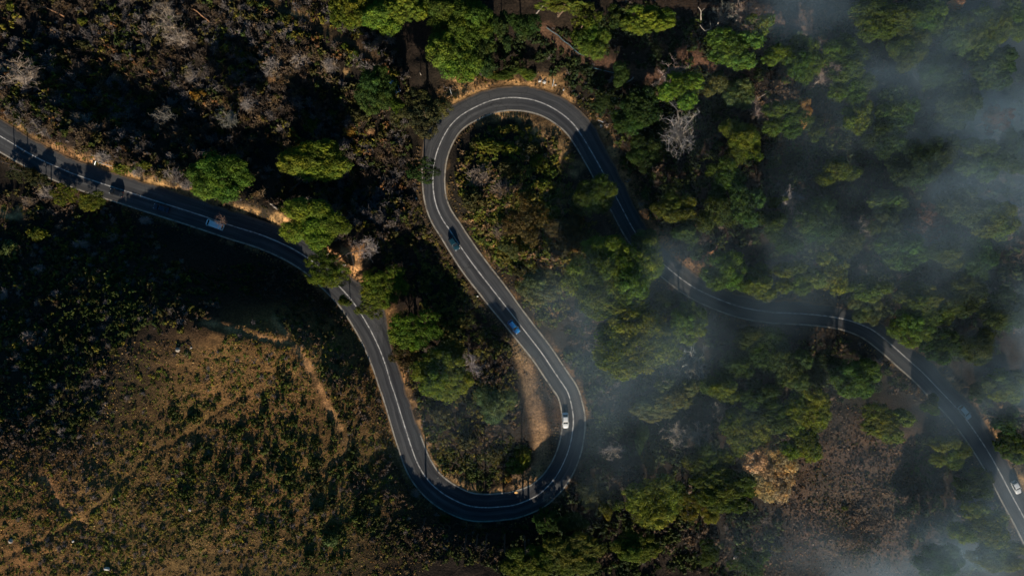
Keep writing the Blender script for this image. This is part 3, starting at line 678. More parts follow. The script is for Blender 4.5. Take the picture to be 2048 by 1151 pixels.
# ------------------------------------------------------------------ trees: px py rx ry colour height kind | label
# (kind p full pine, s gappy pine, m small pine, b leafless)
TREES = """
437 355 62 46 V 11 p|bright green pine overhanging the verge just up the road from the white van
632 322 66 38 V 12 p|wide green pine standing alone in the dark scrub between the two legs of road
622 447 68 52 V 9 p|large dense green pine on the left road's verge beside the lit yellow bank
655 543 50 38 V 8 s|gappy green pine spreading right across the left road's centre line
640 503 22 22 D 8 m|small dark pine at the edge of the left road beside the sandy clearing
690 600 18 13 G 8 m|small green crown poking over the left road's centre line below the sandy clearing
765 575 54 46 V 7 s|green pine with gaps showing pink soil between the sandy clearing and the lay-by
742 614 36 24 G 6 s|low green crown over the asphalt lay-by on the left road
825 660 60 44 V 11 s|green pine standing over the outer corner of the asphalt lay-by
812 708 36 26 O 9 s|olive pine crown with a bright sandy gap, just under the lay-by pine
880 752 56 48 V 11 p|full green pine nearest the bare grey shrub inside the lower bend
905 702 30 24 Y 8 m|small yellow-green pine touching the bare grey shrub inside the lower bend
988 800 46 40 P 10 p|hazy pale green pine beside the dirt track inside the lower bend
845 225 60 48 O 11 s|gappy olive pine by the grey gravel apron left of the upper bend
750 175 38 46 D 12 p|dark pine in front of the parked blue car
792 212 22 18 G 8 m|small green crown between the parked blue car and the gappy olive pine
845 340 36 26 D 8 s|dark low pine under the grey gravel apron of the upper bend
700 18 40 38 V 13 p|green pine at the top edge where the woodland path leaves the photo
765 26 48 36 V 13 p|bright green pine second along the row at the top edge
820 8 46 34 V 13 p|bright green pine third along the row at the top edge
880 24 50 40 G 13 p|green pine fourth along the row at the top edge, above the biggest crown
945 40 42 46 G 13 p|green pine at the right end of the row at the top edge
915 105 58 60 V 13 p|big domed pine above the start of the upper bend, the largest crown there
962 112 36 46 D 11 p|darker pine leaning against the right side of the big domed pine
1005 60 24 40 D 11 m|narrow dark pine with a bleached white branch lying on it
1000 150 34 14 G 6 m|low green pine right against the outer verge of the upper bend
1052 148 30 14 G 5 m|low green bushy pine beside the pair of round white stones
1045 45 30 34 D 10 m|dark pine between the bleached branch and the forked fallen trunks
1120 8 46 14 Y 11 s|yellow-green pine cut by the top edge above the forked fallen trunks
1170 32 26 30 Y 11 s|yellow-green half-dead pine right of the forked fallen trunks
1185 78 34 34 G 11 p|green round pine beside the end of the blue-grey pipe
1300 36 46 28 V 13 v|green pine whose pale forked trunk shows below its crown
1362 178 46 38 V 11 p|bright yellow-green pine next to a grey dead crown by the woodland path
1440 172 28 30 P 10 p|pale green pine, left one of the small pair right of the yellow-green pine
1480 188 29 29 P 10 p|pale green pine, right one of the small pair, with bare branches at its right
1470 97 58 44 G 12 p|broad green pine standing on the fork of the woodland path
1520 46 26 28 G 11 m|small green pine beside the grey dead crowns at the brown glade
1235 30 24 26 D 10 m|dark pine left of the pine with the pale forked trunk
1240 150 24 24 D 8 m|faint dark pine under the thin woodland path
1212 205 28 24 D 5 m|dark round pine nearest the rocky verge of the upper bend
1262 232 32 32 D 7 p|dark pine two crowns away from the rocky verge of the upper bend
1290 210 32 34 D 10 p|black-green pine left of the large grey dead tree
1290 305 32 34 D 7 p|dark pine between the berm of the upper road and the large grey dead tree
1476 282 44 42 G 12 p|green pine right of the large grey dead tree
1512 302 22 20 G 10 m|small green crown joined to the pine right of the large grey dead tree
1450 350 38 34 G 11 p|green pine with a rounded crown due south of the large grey dead tree
1352 415 44 32 G 12 p|green pine beside the earth berm where the upper road straightens
1375 460 34 28 D 11 p|dusky pine behind the berm pine, half in thin fog
1440 428 40 50 D 12 p|deep green tall crown in the thick of the forest right of the berm
1492 412 36 44 D 12 p|deep green crown touching its twin at the left, in the forest right of the berm
1540 452 34 32 D 11 p|dim green crown with a yellow tuft above it
1552 402 24 14 Y 9 m|small yellowish tuft of pine in the dark forest
1402 500 30 24 D 9 m|hazy dark pine right beside the lower end of the earth berm
1450 540 46 38 G 12 p|green pine above the wavy stretch of road, first in the row from the left
1520 562 52 38 G 12 p|wide green pine above the wavy stretch of road, second in the row
1592 556 48 36 G 12 p|bright pine above the wavy stretch of road, third in the row, over the pink bank
1660 545 48 46 G 12 p|tall green pine behind the pink bank of the wavy road
1738 576 42 28 G 12 p|green pine over the right end of the pink bank
1732 614 36 34 P 11 p|pale misty pine overhanging the road where it turns downhill
1185 562 46 48 V 13 p|left crown of the big pine group between the two road legs
1250 560 48 48 V 13 p|middle crown of the big pine group between the two road legs
1218 515 48 36 V 12 p|upper crown of the big pine group between the two road legs
1284 522 38 40 V 11 p|right-hand crown of the big pine group, close to the upper road
1290 476 26 18 P 9 p|pale misty crown hiding the road's centre line beside the berm
1235 618 44 22 V 12 p|lower rim crown of the big pine group between the two road legs
1338 604 32 24 D 9 p|dusky pine below the thin foggy stretch of road
1375 642 40 44 V 12 p|rounded green pine between the wavy road and the pale dead trees
1272 688 68 56 V 14 p|huge domed green pine in the fog, the largest crown between road and fog bank
1222 660 26 30 D 11 m|narrow dark crown behind the huge domed pine
1192 390 38 42 G 7 p|green pine inside the upper bend leaning onto the kerb
1168 398 30 30 D 4 p|dark pine inside the upper bend, inward of the pine on the kerb
1080 570 46 36 P 10 p|pale grey-green rounded pine inside the long loop by the straight road
1130 472 42 40 O 5 p|olive pine in the middle of the long loop
1052 440 40 48 O 9 s|gappy olive pine in the middle of the long loop, beside the straight road
1020 500 22 20 P 6 m|small pale green tree at the straight road's verge
1760 38 58 38 G 13 p|misty green pine at the top edge right of the brown glade
1818 90 44 40 G 12 p|misty rounded pine joined below the top-edge pine
1695 108 46 38 G 12 p|misty green pine above the puff of fog
1702 168 44 36 G 12 p|misty pine directly left of the puff of fog
1716 226 30 34 G 11 p|clearly outlined small pine just below the puff of fog
1605 118 36 44 G 12 p|green pine with bare twisted branches at its right
1556 110 32 24 G 11 m|small green pine tucked left of the one with bare twisted branches
1572 238 46 36 G 12 p|green pine with an orange dead flank
1607 226 14 30 R 11 s|orange dead pine crown clinging to a green pine
1680 346 42 32 G 11 p|isolated compact green pine in clear air below the fog puff
1628 262 22 20 D 9 m|dim small pine right of the orange dead crown
1790 222 42 42 D 12 p|dim misty pine right of the fog puff
1830 330 46 42 D 12 p|broad dim pine in the dark misty wood right of the compact green pine
1768 278 40 34 D 12 p|dim misty pine between the fog puff and the broad dim pine
1852 30 36 32 G 12 p|misty pine by the small orange crown at the top edge
1908 10 14 14 R 10 m|tiny orange dead crown at the top edge in the mist
1905 70 42 40 G 12 p|grey-green pine in mist under the tiny orange crown
1965 60 44 44 G 12 p|faint pine in thick mist, second crown from the right edge at the top
2025 40 36 42 G 12 p|faint pine in thick mist filling the top right corner
1880 140 40 36 D 12 p|faint dark pine in mist under the grey-green one
1990 130 48 40 D 12 p|faint dark pine at the right edge above the reddish crown
1994 238 26 28 B 11 s|reddish-brown dying pine in the mist near the right edge
1915 210 44 40 D 12 p|faint pine in fog left of the reddish-brown dying pine
1960 320 48 40 D 12 p|faint pine in fog below the reddish-brown dying pine
2030 300 34 44 D 12 p|faint pine cut by the right edge beside the upper fog bank
1890 300 34 34 D 12 p|faint pine right of the broad dim pine
1780 404 36 26 G 11 p|dark green pine with a bare fallen limb at its left
1770 452 30 30 D 11 p|dark pine below the one with the bare fallen limb
1808 498 50 38 D 12 p|wide dim pine in the dark wood above the road's downhill turn
1862 444 42 34 B 10 s|brownish thin pine in the dark misty wood
1925 410 44 36 D 12 p|faint dark pine in the mist right of the brownish thin one
1992 440 46 34 G 12 p|faint olive pine in mist close to the right edge
1640 440 44 44 D 12 p|hazy green pine in the middle of the right-hand wood
1572 482 30 30 D 11 m|hazy dim pine left of the one in the middle of the right-hand wood
1690 480 34 34 D 11 p|hazy dark pine below the one in the middle of the right-hand wood
1898 500 42 34 D 12 p|faint dark pine amid reddish patches in the right-hand wood
1960 520 44 38 D 12 p|faint dark pine at the edge of the bright lower fog bank
1832 596 40 30 G 12 p|green pine above the road's downhill turn, beside a bare white limb
1826 648 48 44 G 12 p|misty green pine right over the outer verge of the downhill turn
1884 616 44 32 G 12 p|misty green pine just left of the bright lower fog bank
1935 590 40 40 D 12 p|faint pine dissolving into the bright lower fog bank
1880 690 40 36 D 12 p|faint pine in fog above the downhill road's orange verge
1950 690 46 44 D 12 p|ghostly pine inside the bright lower fog bank
2015 620 40 46 D 12 p|ghostly pine at the right edge inside the bright lower fog bank
2010 770 46 32 G 12 p|misty pine right of the downhill road, level with the grey-blue car
1962 780 26 26 D 10 m|small dim pine close to the grey-blue car across the verge
2030 895 32 34 G 11 p|misty pine at the right edge between the grey-blue and the white car
2015 840 32 28 D 11 m|dim pine at the right edge above the last misty one
1540 700 46 46 D 12 p|dark pine under the wavy road, at its lowest dip
1585 738 46 40 D 12 p|dark pine right of the one under the wavy road's dip
1652 738 40 30 D 8 p|dim pine in the brown hollow south of the wavy road
1500 672 36 28 D 11 m|dim pine touching the inner edge line of the wavy road
1480 720 40 34 D 11 p|dim pine right of the pale dead trees
1712 756 44 34 G 13 p|misty green pine with dry branches above it, inside the downhill turn
1450 768 50 34 G 12 p|hazy pine in front of the pale dead trees
1515 788 40 30 D 12 p|hazy dark pine above the group by the orange dead pine
1350 785 50 36 P 12 p|hazy green pine in thin fog under the pale dead trees
1308 812 44 26 P 10 p|low hazy green pine left of the grey dead thicket
1490 862 46 44 V 12 p|green pine directly up-left of the orange dead pine
1560 830 50 34 D 12 p|dark pine behind the orange dead pine
1618 818 44 40 V 13 p|bright green pine at the upper right of the group by the orange dead pine
1602 882 44 42 V 12 p|bright green pine on the right flank of the orange dead pine
1540 942 50 58 R 12 r|large orange dead pine with rusty needles beside the brown clearing
1425 928 46 38 G 12 p|green pine left of the orange dead pine with a bare stub on its left
1452 980 66 40 G 12 p|wide domed green pine lower left of the orange dead pine
1312 1000 56 48 V 12 p|vivid green pine with a shaggy crown in the dark lower wood
1380 1008 40 28 Y 10 s|yellow-green ragged pine joined to the vivid shaggy one
1422 1030 20 18 Y 9 m|small yellow-green tuft at the end of the ragged pine
1270 1097 44 28 G 11 p|isolated green pine in the dark lower wood near the bottom edge
1185 985 32 32 O 7 p|olive rounded pine by the lower bend's outer corner
1092 1040 28 28 D 4 s|dark ragged pine standing over the lower bend's outer edge
1150 1045 28 30 D 5 m|dark slim pine right of the one over the lower bend
1060 1125 46 34 G 8 p|green pine at the bottom edge, left crown of the group
1135 1112 62 42 G 8 p|big green pine at the bottom edge, right crown of the group
128 388 30 22 Y 3.6 s|low yellow-green tree under the lower verge of the left road, right of the grey shrub
182 402 30 22 Y 3.6 s|low yellow-green tree reaching the lower verge just behind the black car
35 345 26 20 O 3.6 s|low olive tree on the lower verge near the left edge
80 362 22 16 O 3.6 m|low olive tree on the lower verge, second from the left edge
1298 928 16 26 L 8 m|small golden shrubby pine in the dark lower wood
1325 942 14 12 L 7 m|tiny golden tuft right of the golden shrubby pine
1285 872 14 36 D 9 m|thin upright dark crown in a row left of the grey dead thicket
1212 1022 16 18 Y 8 m|small yellow-green crown left of the vivid shaggy pine
1775 846 54 40 G 12 p|misty broad pine at the head of the brown clearing
1862 808 22 24 G 10 m|small misty pine on the verge between the broad pine and the road
1900 905 38 32 G 11 p|green pine on the inner verge below the grey-blue car
1952 968 40 34 D 11 s|misty thin pine on the inner verge left of the right-hand white car
1962 1050 62 48 G 12 p|very misty green pine in the lower right fog
2000 1110 52 32 G 12 p|very misty pine at the bottom edge right of the brown clearing
1880 1120 44 30 D 10 p|faint pine at the bottom edge in the brightest fog
1415 1105 28 26 D 9 m|dim small pine at the bottom edge beside the pale rock
1500 1120 40 26 D 10 s|dim sparse pine at the bottom edge left of the clearing
1362 262 40 52 W 11 b|large grey dead tree with two leafless crowns, forest right of the upper bend
1345 148 28 28 W 10 b|grey dead crown over the woodland path beside the yellow-green pine
1450 28 32 24 W 10 b|grey dead tree near the top edge, left one of a pair
1490 22 30 26 W 10 b|grey dead tree near the top edge, right one of a pair by the glade
1332 722 34 34 W 10 b|pale dead tree close under the huge domed pine
1388 732 32 42 W 10 b|pale dead tree right of the one under the huge domed pine
1355 868 40 30 W 9 b|grey leafless thicket tree with a pale stick at its left
1402 872 32 34 W 9 b|grey leafless tree between the thicket and the green group
1450 822 30 28 W 9 b|grey leafless tree above the green group by the orange dead pine
944 730 36 32 W 6 b|bare pale grey tree inside the lower bend beside green pines
1228 902 30 22 W 7 b|faint bare tree in thin fog right of the white car's bend
1655 150 24 24 W 10 b|twisted bare branches between two green pines under the brown glade
1520 215 26 26 W 9 b|bare branches right of the small pale green pair
1680 752 30 26 W 8 b|dry bare tree in the hollow under the wavy road
1585 400 26 30 W 9 b|bare white branches in the dark middle of the right-hand wood
1720 455 30 24 W 9 b|bare bluish branches crossing a dark gap in the right-hand wood
330 40 42 40 W 8 b|large bare grey tree near the top edge, left part of the photo
350 72 30 24 W 7 b|smaller bare grey tree just under the large one near the top edge
40 150 46 34 W 7 b|bare grey tree by the left edge with peeled red limbs through it
455 235 26 24 W 6 b|bare pale tree in the scrub straight above the green pine by the three cars
325 230 26 22 T 6 b|bare brownish tree in the middle of the upper left scrub
441 440 15 18 T 6 b|leafless tree whose twigs hang over the white van
738 494 24 26 W 5 b|bare grey tree at the upper edge of the sandy clearing
1095 995 14 12 W 6 b|bluish bare twigs at the outer edge of the lower bend
"""
def place_tree(line):
    spec, label = line.split("|"); x, y, rx, ry, ck, h, kd = spec.split()
    x, y, rx, ry, h = map(float, (x, y, rx, ry, h))
    g = random.Random(int(x * 7 + y * 13))
    pool = {"p": PINES, "s": SPARSE, "m": SMALL, "b": BARE, "r": [PINES[7]], "v": [PINES[2]]}[kd]
    cm, tm = pool[g.randrange(len(pool))]
    up = h * 0.8
    bx, by, bz = onground(x, y, up)
    kk = (H - bz - up) / H / S
    dd = float(road_near([bx], [by])[0][0]) * S
    gr = 1.13 if dd > max(rx, ry) + 12 else 1.02
    if 1150 < x < 1300 and 480 < y < 740 and kd == "p": gr = 1.32
    a = rx * kk * gr; b_ = ry * kk * gr
    if abs(rx - ry) / max(rx, ry) < 0.14: rot = g.uniform(0, 6.283)
    else:
        q = g.randrange(4); rot = q * math.pi / 2 + g.uniform(-.12, .12)
        if q % 2: a, b_ = b_, a
    bare = kd == "b"
    o = empty("bare_tree" if bare else "stone_pine", (bx, by, bz - 0.1), rot)
    o.scale = (a, b_, h * g.uniform(0.94, 1.06))
    cat = "dead tree" if bare or ck == "R" else "pine tree"
    tag(o, label, cat, "leafless trees" if bare else "umbrella pines")
    c_ = obj("branches" if bare else "crown", cm, None, o)
    base = COLS[ck]; v = g.uniform(0.78, 1.25)
    c_.color = (base[0] * v * g.uniform(0.78, 1.22), base[1] * v, base[2] * v * g.uniform(0.85, 1.15), 1)
    obj("trunk", tm, None, o)
    return o
tree_spots = []
for ln in TREES.strip().splitlines():
    o = place_tree(ln); tree_spots.append((o.location.x, o.location.y, o.scale[0]))
tree_spots = np.array(tree_spots)

# the ragged deadwood over the sandy clearing: a leaning dead tree with dark crooked limbs
def dead_snag(name, label, pts_px, mat, cat="dead tree"):
    """limbs given as lists of (px, py, height above the ground, radius)"""
    x0, y0, z0 = onground(*pts_px[0][0][:2], pts_px[0][0][2])
    o = empty(name, (x0, y0, z0)); tag(o, label, cat)
    for k_, L in enumerate(pts_px):
        P = []
        for px, py, up, r in L:
            X, Y, Z = onground(px, py, up); P.append((X - x0, Y - y0, Z + up - z0, r))
        parts = []
        g = np.random.default_rng(len(L) * 7 + k_)
        Q = []
        for i in range(len(P) - 1):
            for t in (0, 0.5):
                p = np.array(P[i]) * (1 - t) + np.array(P[i + 1]) * t
                if t: p[:3] += g.normal(size=3) * 0.12
                Q.append(p)
        Q.append(np.array(P[-1]))
        for i in range(len(Q) - 1): parts.append(tube(Q[i][:3], Q[i + 1][:3], Q[i][3], Q[i + 1][3], 6))
        V, F, t = join(parts)
        obj("trunk" if k_ == 0 else "limb", mesh("limb", V, F), mat, o)
    return o
dead_snag("dead_tree", "dark crooked dead tree leaning across the bright sandy clearing", [
    [(645,540,.2,.26),(672,522,1.5,.22),(696,506,2.8,.18),(715,501,4,.12)],
    [(703,508,3.3,.12),(708,530,3,.1),(704,552,2.6,.08),(702,566,2,.05)], [(708,530,3,.08),(716,538,2.6,.05),(722,538,2.4,.03)],
    [(693,509,2.8,.1),(694,524,2.2,.08),(692,540,1.5,.04)], [(704,552,2.6,.05),(699,560,2.2,.03)], [(694,524,2.2,.06),(684,530,2,.04),(680,541,1.4,.03)]], M["darkwood"])
dead_snag("dead_tree", "dark forked branch lying at the lower end of the sandy clearing", [
    [(713,571,.5,.12),(726,568,1.2,.08),(738,568,1.5,.04)], [(726,568,1.2,.05),(727,556,1.6,.03)]], M["darkwood"])
def log(label, pts_px, mat="deadwood", cat="fallen log"):
    dead_snag("fallen_log", label, pts_px, M[mat], cat)
log("pale fallen trunk lying at the top edge above the far left scrub", [[(80,13,.4,.12),(104,21,.4,.16),(128,33,.4,.2)]], "redwood")
log("thick reddish fallen trunk beside the large bare grey tree at the top edge", [[(352,20,.6,.2),(366,31,.5,.25),(379,41,.4,.3)]], "redwood")
log("long thin reddish fallen trunk right of the thick one near the top edge", [[(386,18,.6,.14),(403,31,.5,.2),(421,46,.4,.24)]], "redwood")
log("peeled red split trunk lying at the left edge among grey branches", [[(0,128,1,.2),(12,143,1,.28),(40,152,1,.3),(66,164,.8,.22),(91,179,.6,.12)],[(12,143,1,.15),(24,148,1.2,.2),(38,144,1.2,.1)],[(0,140,1,.1),(18,150,1,.15),(40,152,1,.1)]], "redwood")
log("bleached white branch lying on the narrow dark pine", [[(988,46,8,.08),(998,54,8,.16),(1002,69,7.4,.14)],[(998,54,8,.1),(1004,50,8,.05)]])
log("pale forked fallen trunk at the top edge, left one of two", [[(1072,28,4,.22),(1086,12,5,.18),(1096,3,5.5,.12)],[(1090,9,5,.1),(1106,5,5,.06)]])
log("brown leaning trunk at the top edge, right one of two", [[(1115,34,3,.26),(1128,20,4,.22),(1146,9,5,.15)]], "bark")
log("short white log beside the thin woodland path", [[(1252,168,.4,.08),(1260,161,.4,.2),(1267,154,.4,.22)]])
log("slender bare trunk standing pale near the top edge above the woodland path", [[(1402,40,2,.2),(1402,24,5,.16),(1396,14,6.5,.08)],[(1402,24,5,.08),(1410,16,6,.05)]])
log("twisted white dead branch left of the broad pine on the path fork", [[(1400,50,3,.1),(1410,62,3,.12),(1422,58,3,.1),(1420,42,3.5,.06)]])
log("curled white dead branch beside the yellow-green pine", [[(1318,168,3,.12),(1320,158,3.5,.1),(1330,152,4,.12),(1330,168,3,.08)]])
log("thin pale stick at the left of the grey leafless thicket", [[(1300,841,2,.1),(1310,844,2,.1),(1318,850,1.6,.12)]])
log("pale diagonal bare trunk right of the small pale green pair", [[(1500,208,2,.16),(1520,194,3,.12),(1545,178,4,.08)]])
log("crooked bare limb lying through the misty pine over the downhill turn", [[(1948,610,2,.08),(1968,618,2,.12),(1990,612,2,.06)]])
log("white bare limb in a dark gap above the wavy road", [[(1800,560,2,.12),(1812,552,2,.1),(1822,548,2,.06)]])
log("pale log in the brown clearing's upper left corner", [[(1558,808,9,.06),(1572,816,9,.12),(1590,826,8,.08)]])
log("short thick white log on the left of the sandy roadside bank by the big pine", [[(540,407,.4,.2),(548,413,.4,.3),(555,419,.4,.25)]], "deadwood")
log("dark slanted trunk lying under the wide green pine in the scrub", [[(578,384,.6,.3),(596,368,.8,.3),(620,344,1.5,.2)]], "darkwood")

def bare_pole(label, px, py, h, r0):
    q = 1 + h / (H - h - 4); f = lambda t: (1024 + (px - 1024) * (1 + (q - 1) * t), 575.5 + (py - 575.5) * (1 + (q - 1) * t))
    pts_ = [(*f(t), h * t, r0 * (1 - 0.55 * t)) for t in (0, .35, .7, 1)]
    top = f(.8); g = random.Random(px)
    L = [pts_]
    for k_ in range(6):
        a = g.uniform(0, 6.28); L.append([(*top, h * .8, .07), (top[0] + 9 * math.cos(a), top[1] + 9 * math.sin(a), h * g.uniform(.85, 1), .03)])
    o = dead_snag("bare_tree", label, L, M["darkwood"]); o["group"] = "bare tall trunks below the lower bend"
for px, hh, lb in [(852, 12, "tall dark bare trunk on the shaded bank at the left of the lower bend"), (934, 14, "first tall dark bare trunk below the lowest point of the bend, from the left"),
                   (956, 13, "second tall dark bare trunk below the lowest point of the bend, from the left"), (974, 15, "third tall dark bare trunk below the lowest point of the bend, from the left"),
                   (1010, 14, "tall dark bare trunk at the right of the lower bend's lowest point"), (1049, 15, "tall dark bare trunk nearest the group of pines at the bottom edge")]:
    bare_pole(lb, px, 1068 if px > 900 else 1035, hh, .3)
for px, py, hh, lb in [(30, 330, 7, "dark bare trunk on the lower verge nearest the left edge"), (58, 345, 8, "dark bare trunk on the lower verge, second from the left edge"), (104, 372, 6, "dark bare trunk on the lower verge before the sunlit low trees")]:
    bare_pole(lb, px, py, hh, .22)

# ------------------------------------------------------------------ single shrubs one can pick out
SH = """
955 288 16 10 O leaf|low olive bush just inside the upper bend's kerb
985 292 34 16 Y leaf|wide yellow-green bush near the top of the loop
1020 300 22 16 Y leaf|yellow-green bush right of the wide one near the top of the loop
1060 300 22 16 O leaf|olive bush in the shade under the upper bend's grassy verge
1078 326 24 20 Y leaf|bright yellow-green bush left of the orange cut bank
1098 345 18 16 G leaf|green bush between the bright bush and the orange cut bank
1090 372 20 16 Y leaf|yellow-green bush below the orange cut bank
1020 335 26 20 O leaf|dull olive bush in the upper part of the loop
960 350 34 30 T twig|large grey-brown dry bush beside the curved kerb of the loop
1005 375 30 26 T twig|grey-brown dry bush right of the large dry one in the loop
948 400 26 26 O leaf|olive-brown bush nearest the kerb, half way down the loop
1100 425 26 24 G leaf|green bush between the kerb pine and the gappy olive pine
1155 485 22 20 L leaf|golden bush at the lower right of the olive pine in the loop
1150 440 20 20 O leaf|dull bush under the kerb pine of the loop
1040 540 18 14 O leaf|small olive bush just above the pale grey-green pine
1000 460 24 22 T twig|dry tan bush at the straight road's verge inside the loop
827 988 17 15 W twig|round pale grey shrub at the outer edge of the lower bend
860 700 16 14 T twig|small dry bush in the dark hollow left of the straight road
790 440 16 12 W twig|pale grey shrub in the dark hollow left of the upper bend's foot
720 230 24 20 O leaf|olive bush in the scrub left of the gappy olive pine
700 262 16 14 L leaf|golden-orange bush in the scrub near the gappy olive pine
742 262 12 10 R twig|small pinkish dry bush in the scrub
545 130 34 30 W twig|large pale grey shrub in the scrub above the bare brown patch
600 118 30 26 W twig|pale grey shrub right of the large pale one in the upper scrub
570 65 20 16 W twig|rounded pale shrub under the start of the woodland path
556 42 12 10 Y leaf|small bright yellow-green bush near the top edge
556 192 12 8 Y leaf|small yellow bush under the bare brown patch
620 250 18 16 G leaf|green bush between two long tree shadows in the scrub
660 130 24 24 W twig|grey shrub left of the dark shaded wood
705 105 14 14 G leaf|green bush by the dark shaded wood
690 92 10 8 G leaf|small green tuft by the woodland path
500 205 30 24 W twig|grey shrub in the long tree shadow of the upper scrub
160 240 26 18 W twig|grey shrub in the left scrub half way down to the road
185 255 18 14 W twig|small grey shrub near the left scrub's dark hollow
380 150 22 20 W twig|pale grey shrub below the long fallen trunk
395 190 20 18 L leaf|tan bush under the pale grey shrub and the long fallen trunk
310 160 18 14 T twig|brownish shrub in the middle of the upper left scrub
230 155 22 16 T twig|brown dry shrub left of the middle of the upper left scrub
165 42 14 10 Y leaf|yellow-green tuft below the pale fallen trunk
220 32 12 10 Y leaf|bright yellow-green tuft near the top edge
40 42 16 12 T twig|dry brown shrub near the top left corner
22 12 14 12 Y leaf|yellow bush in the top left corner
120 115 18 14 O leaf|olive bush above the red split trunk
170 90 18 14 O leaf|olive-green bush in the upper left scrub right of a tree shadow
355 225 20 14 L leaf|golden bush next to the bare brownish tree
230 222 10 8 Y leaf|yellow dot of a bush in the scrub over the bare brown spot
272 340 20 18 W twig|grey shrub on the verge straight above the black car
205 312 26 18 W twig|grey shrub behind the end of the guardrail
245 335 26 14 Y leaf|yellow-green bush row on the verge behind the guardrail
288 330 14 10 Y leaf|small yellow-green bush right of the verge bush row
345 350 24 20 W twig|pale grey shrub on the verge before the bright green pine
370 368 18 16 W twig|low grey shrub touching the bright green pine
55 400 22 16 T twig|dry shrub beside the brown bare spot at the left edge
60 350 18 16 O leaf|olive bush on the lower verge at the left edge
90 385 24 20 W twig|grey shrub under the lower verge at the far left
75 470 24 18 Y leaf|green-yellow bush in the shaded slope at the left
160 490 26 14 W twig|flat pale grey shrub on the shaded slope at the left
225 475 18 12 W twig|small pale shrub on the shaded slope below the black car
290 440 20 12 W twig|pale twiggy shrub beside the lower kerb between the first two cars
15 500 18 24 P leaf|pale green bush at the left edge on the shaded slope
75 540 22 16 W twig|bluish-grey shrub on the shaded slope at the far left
110 590 16 14 W twig|small grey shrub deeper down the shaded slope
52 675 20 16 W twig|fan-shaped pale shrub in the dark lower left slope
5 590 12 18 W twig|white-grey shrub cut by the left edge
185 678 14 10 T twig|small reddish-grey shrub in the dark lower left slope
660 1078 20 16 P leaf|pale green bush in the scrub near the bottom edge
890 1040 14 12 D leaf|dark bush at the foot of the bank under the lower bend
1046 912 20 24 Y leaf|bright green bush inside the lower bend next to the dirt track
1030 930 24 22 G leaf|green bush inside the lower bend left of the bright one
1017 957 8 8 L leaf|small golden-orange bush at the inner verge of the lower bend
990 905 22 18 O leaf|olive bush striped by tree shadows inside the lower bend
935 880 24 20 O leaf|olive-brown bush inside the lower bend where the shadows start
880 830 24 22 O leaf|dull olive bush on the inner side of the sunlit straight
862 780 18 20 O leaf|dull bush under the full green pine at the inner verge
1235 1010 14 14 G leaf|green bush in the dark lower wood left of the vivid pine
1330 965 12 10 O leaf|dim bush under the tiny golden tuft
1100 1080 18 14 D leaf|dark green bush above the bottom-edge pines
1555 1095 14 10 O leaf|small dim bush at the left rim of the brown clearing
1690 1015 8 6 Y leaf|small yellow-green tuft in the brown clearing
1828 1070 10 8 G leaf|small green tuft in the lower part of the brown clearing
"""
for ln in SH.strip().splitlines():
    spec, label = ln.split("|"); x, y, rx, ry, ck, kd = spec.split(); x, y, rx, ry = map(float, (x, y, rx, ry))
    g = random.Random(int(x * 5 + y * 11))
    me = SHRUB_ME[kd, g.randrange(5)]
    hh = min(rx, ry) / S * (0.75 if kd == "leaf" else 0.7) + 0.35
    bx, by, bz = onground(x, y, hh * 0.5)
    o = obj("bare_shrub" if kd == "twig" else "shrub", me, None)
    o.location = (bx, by, bz - 0.05); o.rotation_euler = (0, 0, g.choice([0, math.pi]) + g.uniform(-.2, .2))
    o.scale = (rx / S * 1.05, ry / S * 1.05, hh * 1.2)
    base = COLS[ck]; v = g.uniform(0.85, 1.15); o.color = (*[c_ * v for c_ in base], 1)
    tag(o, label, "shrub", "single shrubs in the scrub")

# ------------------------------------------------------------------ ground cover nobody could count
LEAFT = [leaf_bush(400 + i, 9, 9, 0.13, 0.3) for i in range(6)]
TWIGT = [twig_bush(420 + i, 130, 0.028) for i in range(5)]
def tuft(seed):
    g = np.random.default_rng(seed); n_ = 14
    d = rdir(n_, g, 0.7); d[:, 2] = np.abs(d[:, 2])
    P = d * np.array([0.55, 0.55, 0.45]) * g.uniform(0.3, 1, (n_, 1)); D = d + g.normal(size=d.shape) * 0.5
    D /= np.linalg.norm(D, axis=1)[:, None]
    V, F = quads(P, D, g.uniform(0.16, 0.34, n_), g)
    return V, F, np.repeat(g.uniform(0.7, 1.3, (n_, 1)), 3, 1)
TUFTT = [tuft(440 + i) for i in range(8)]

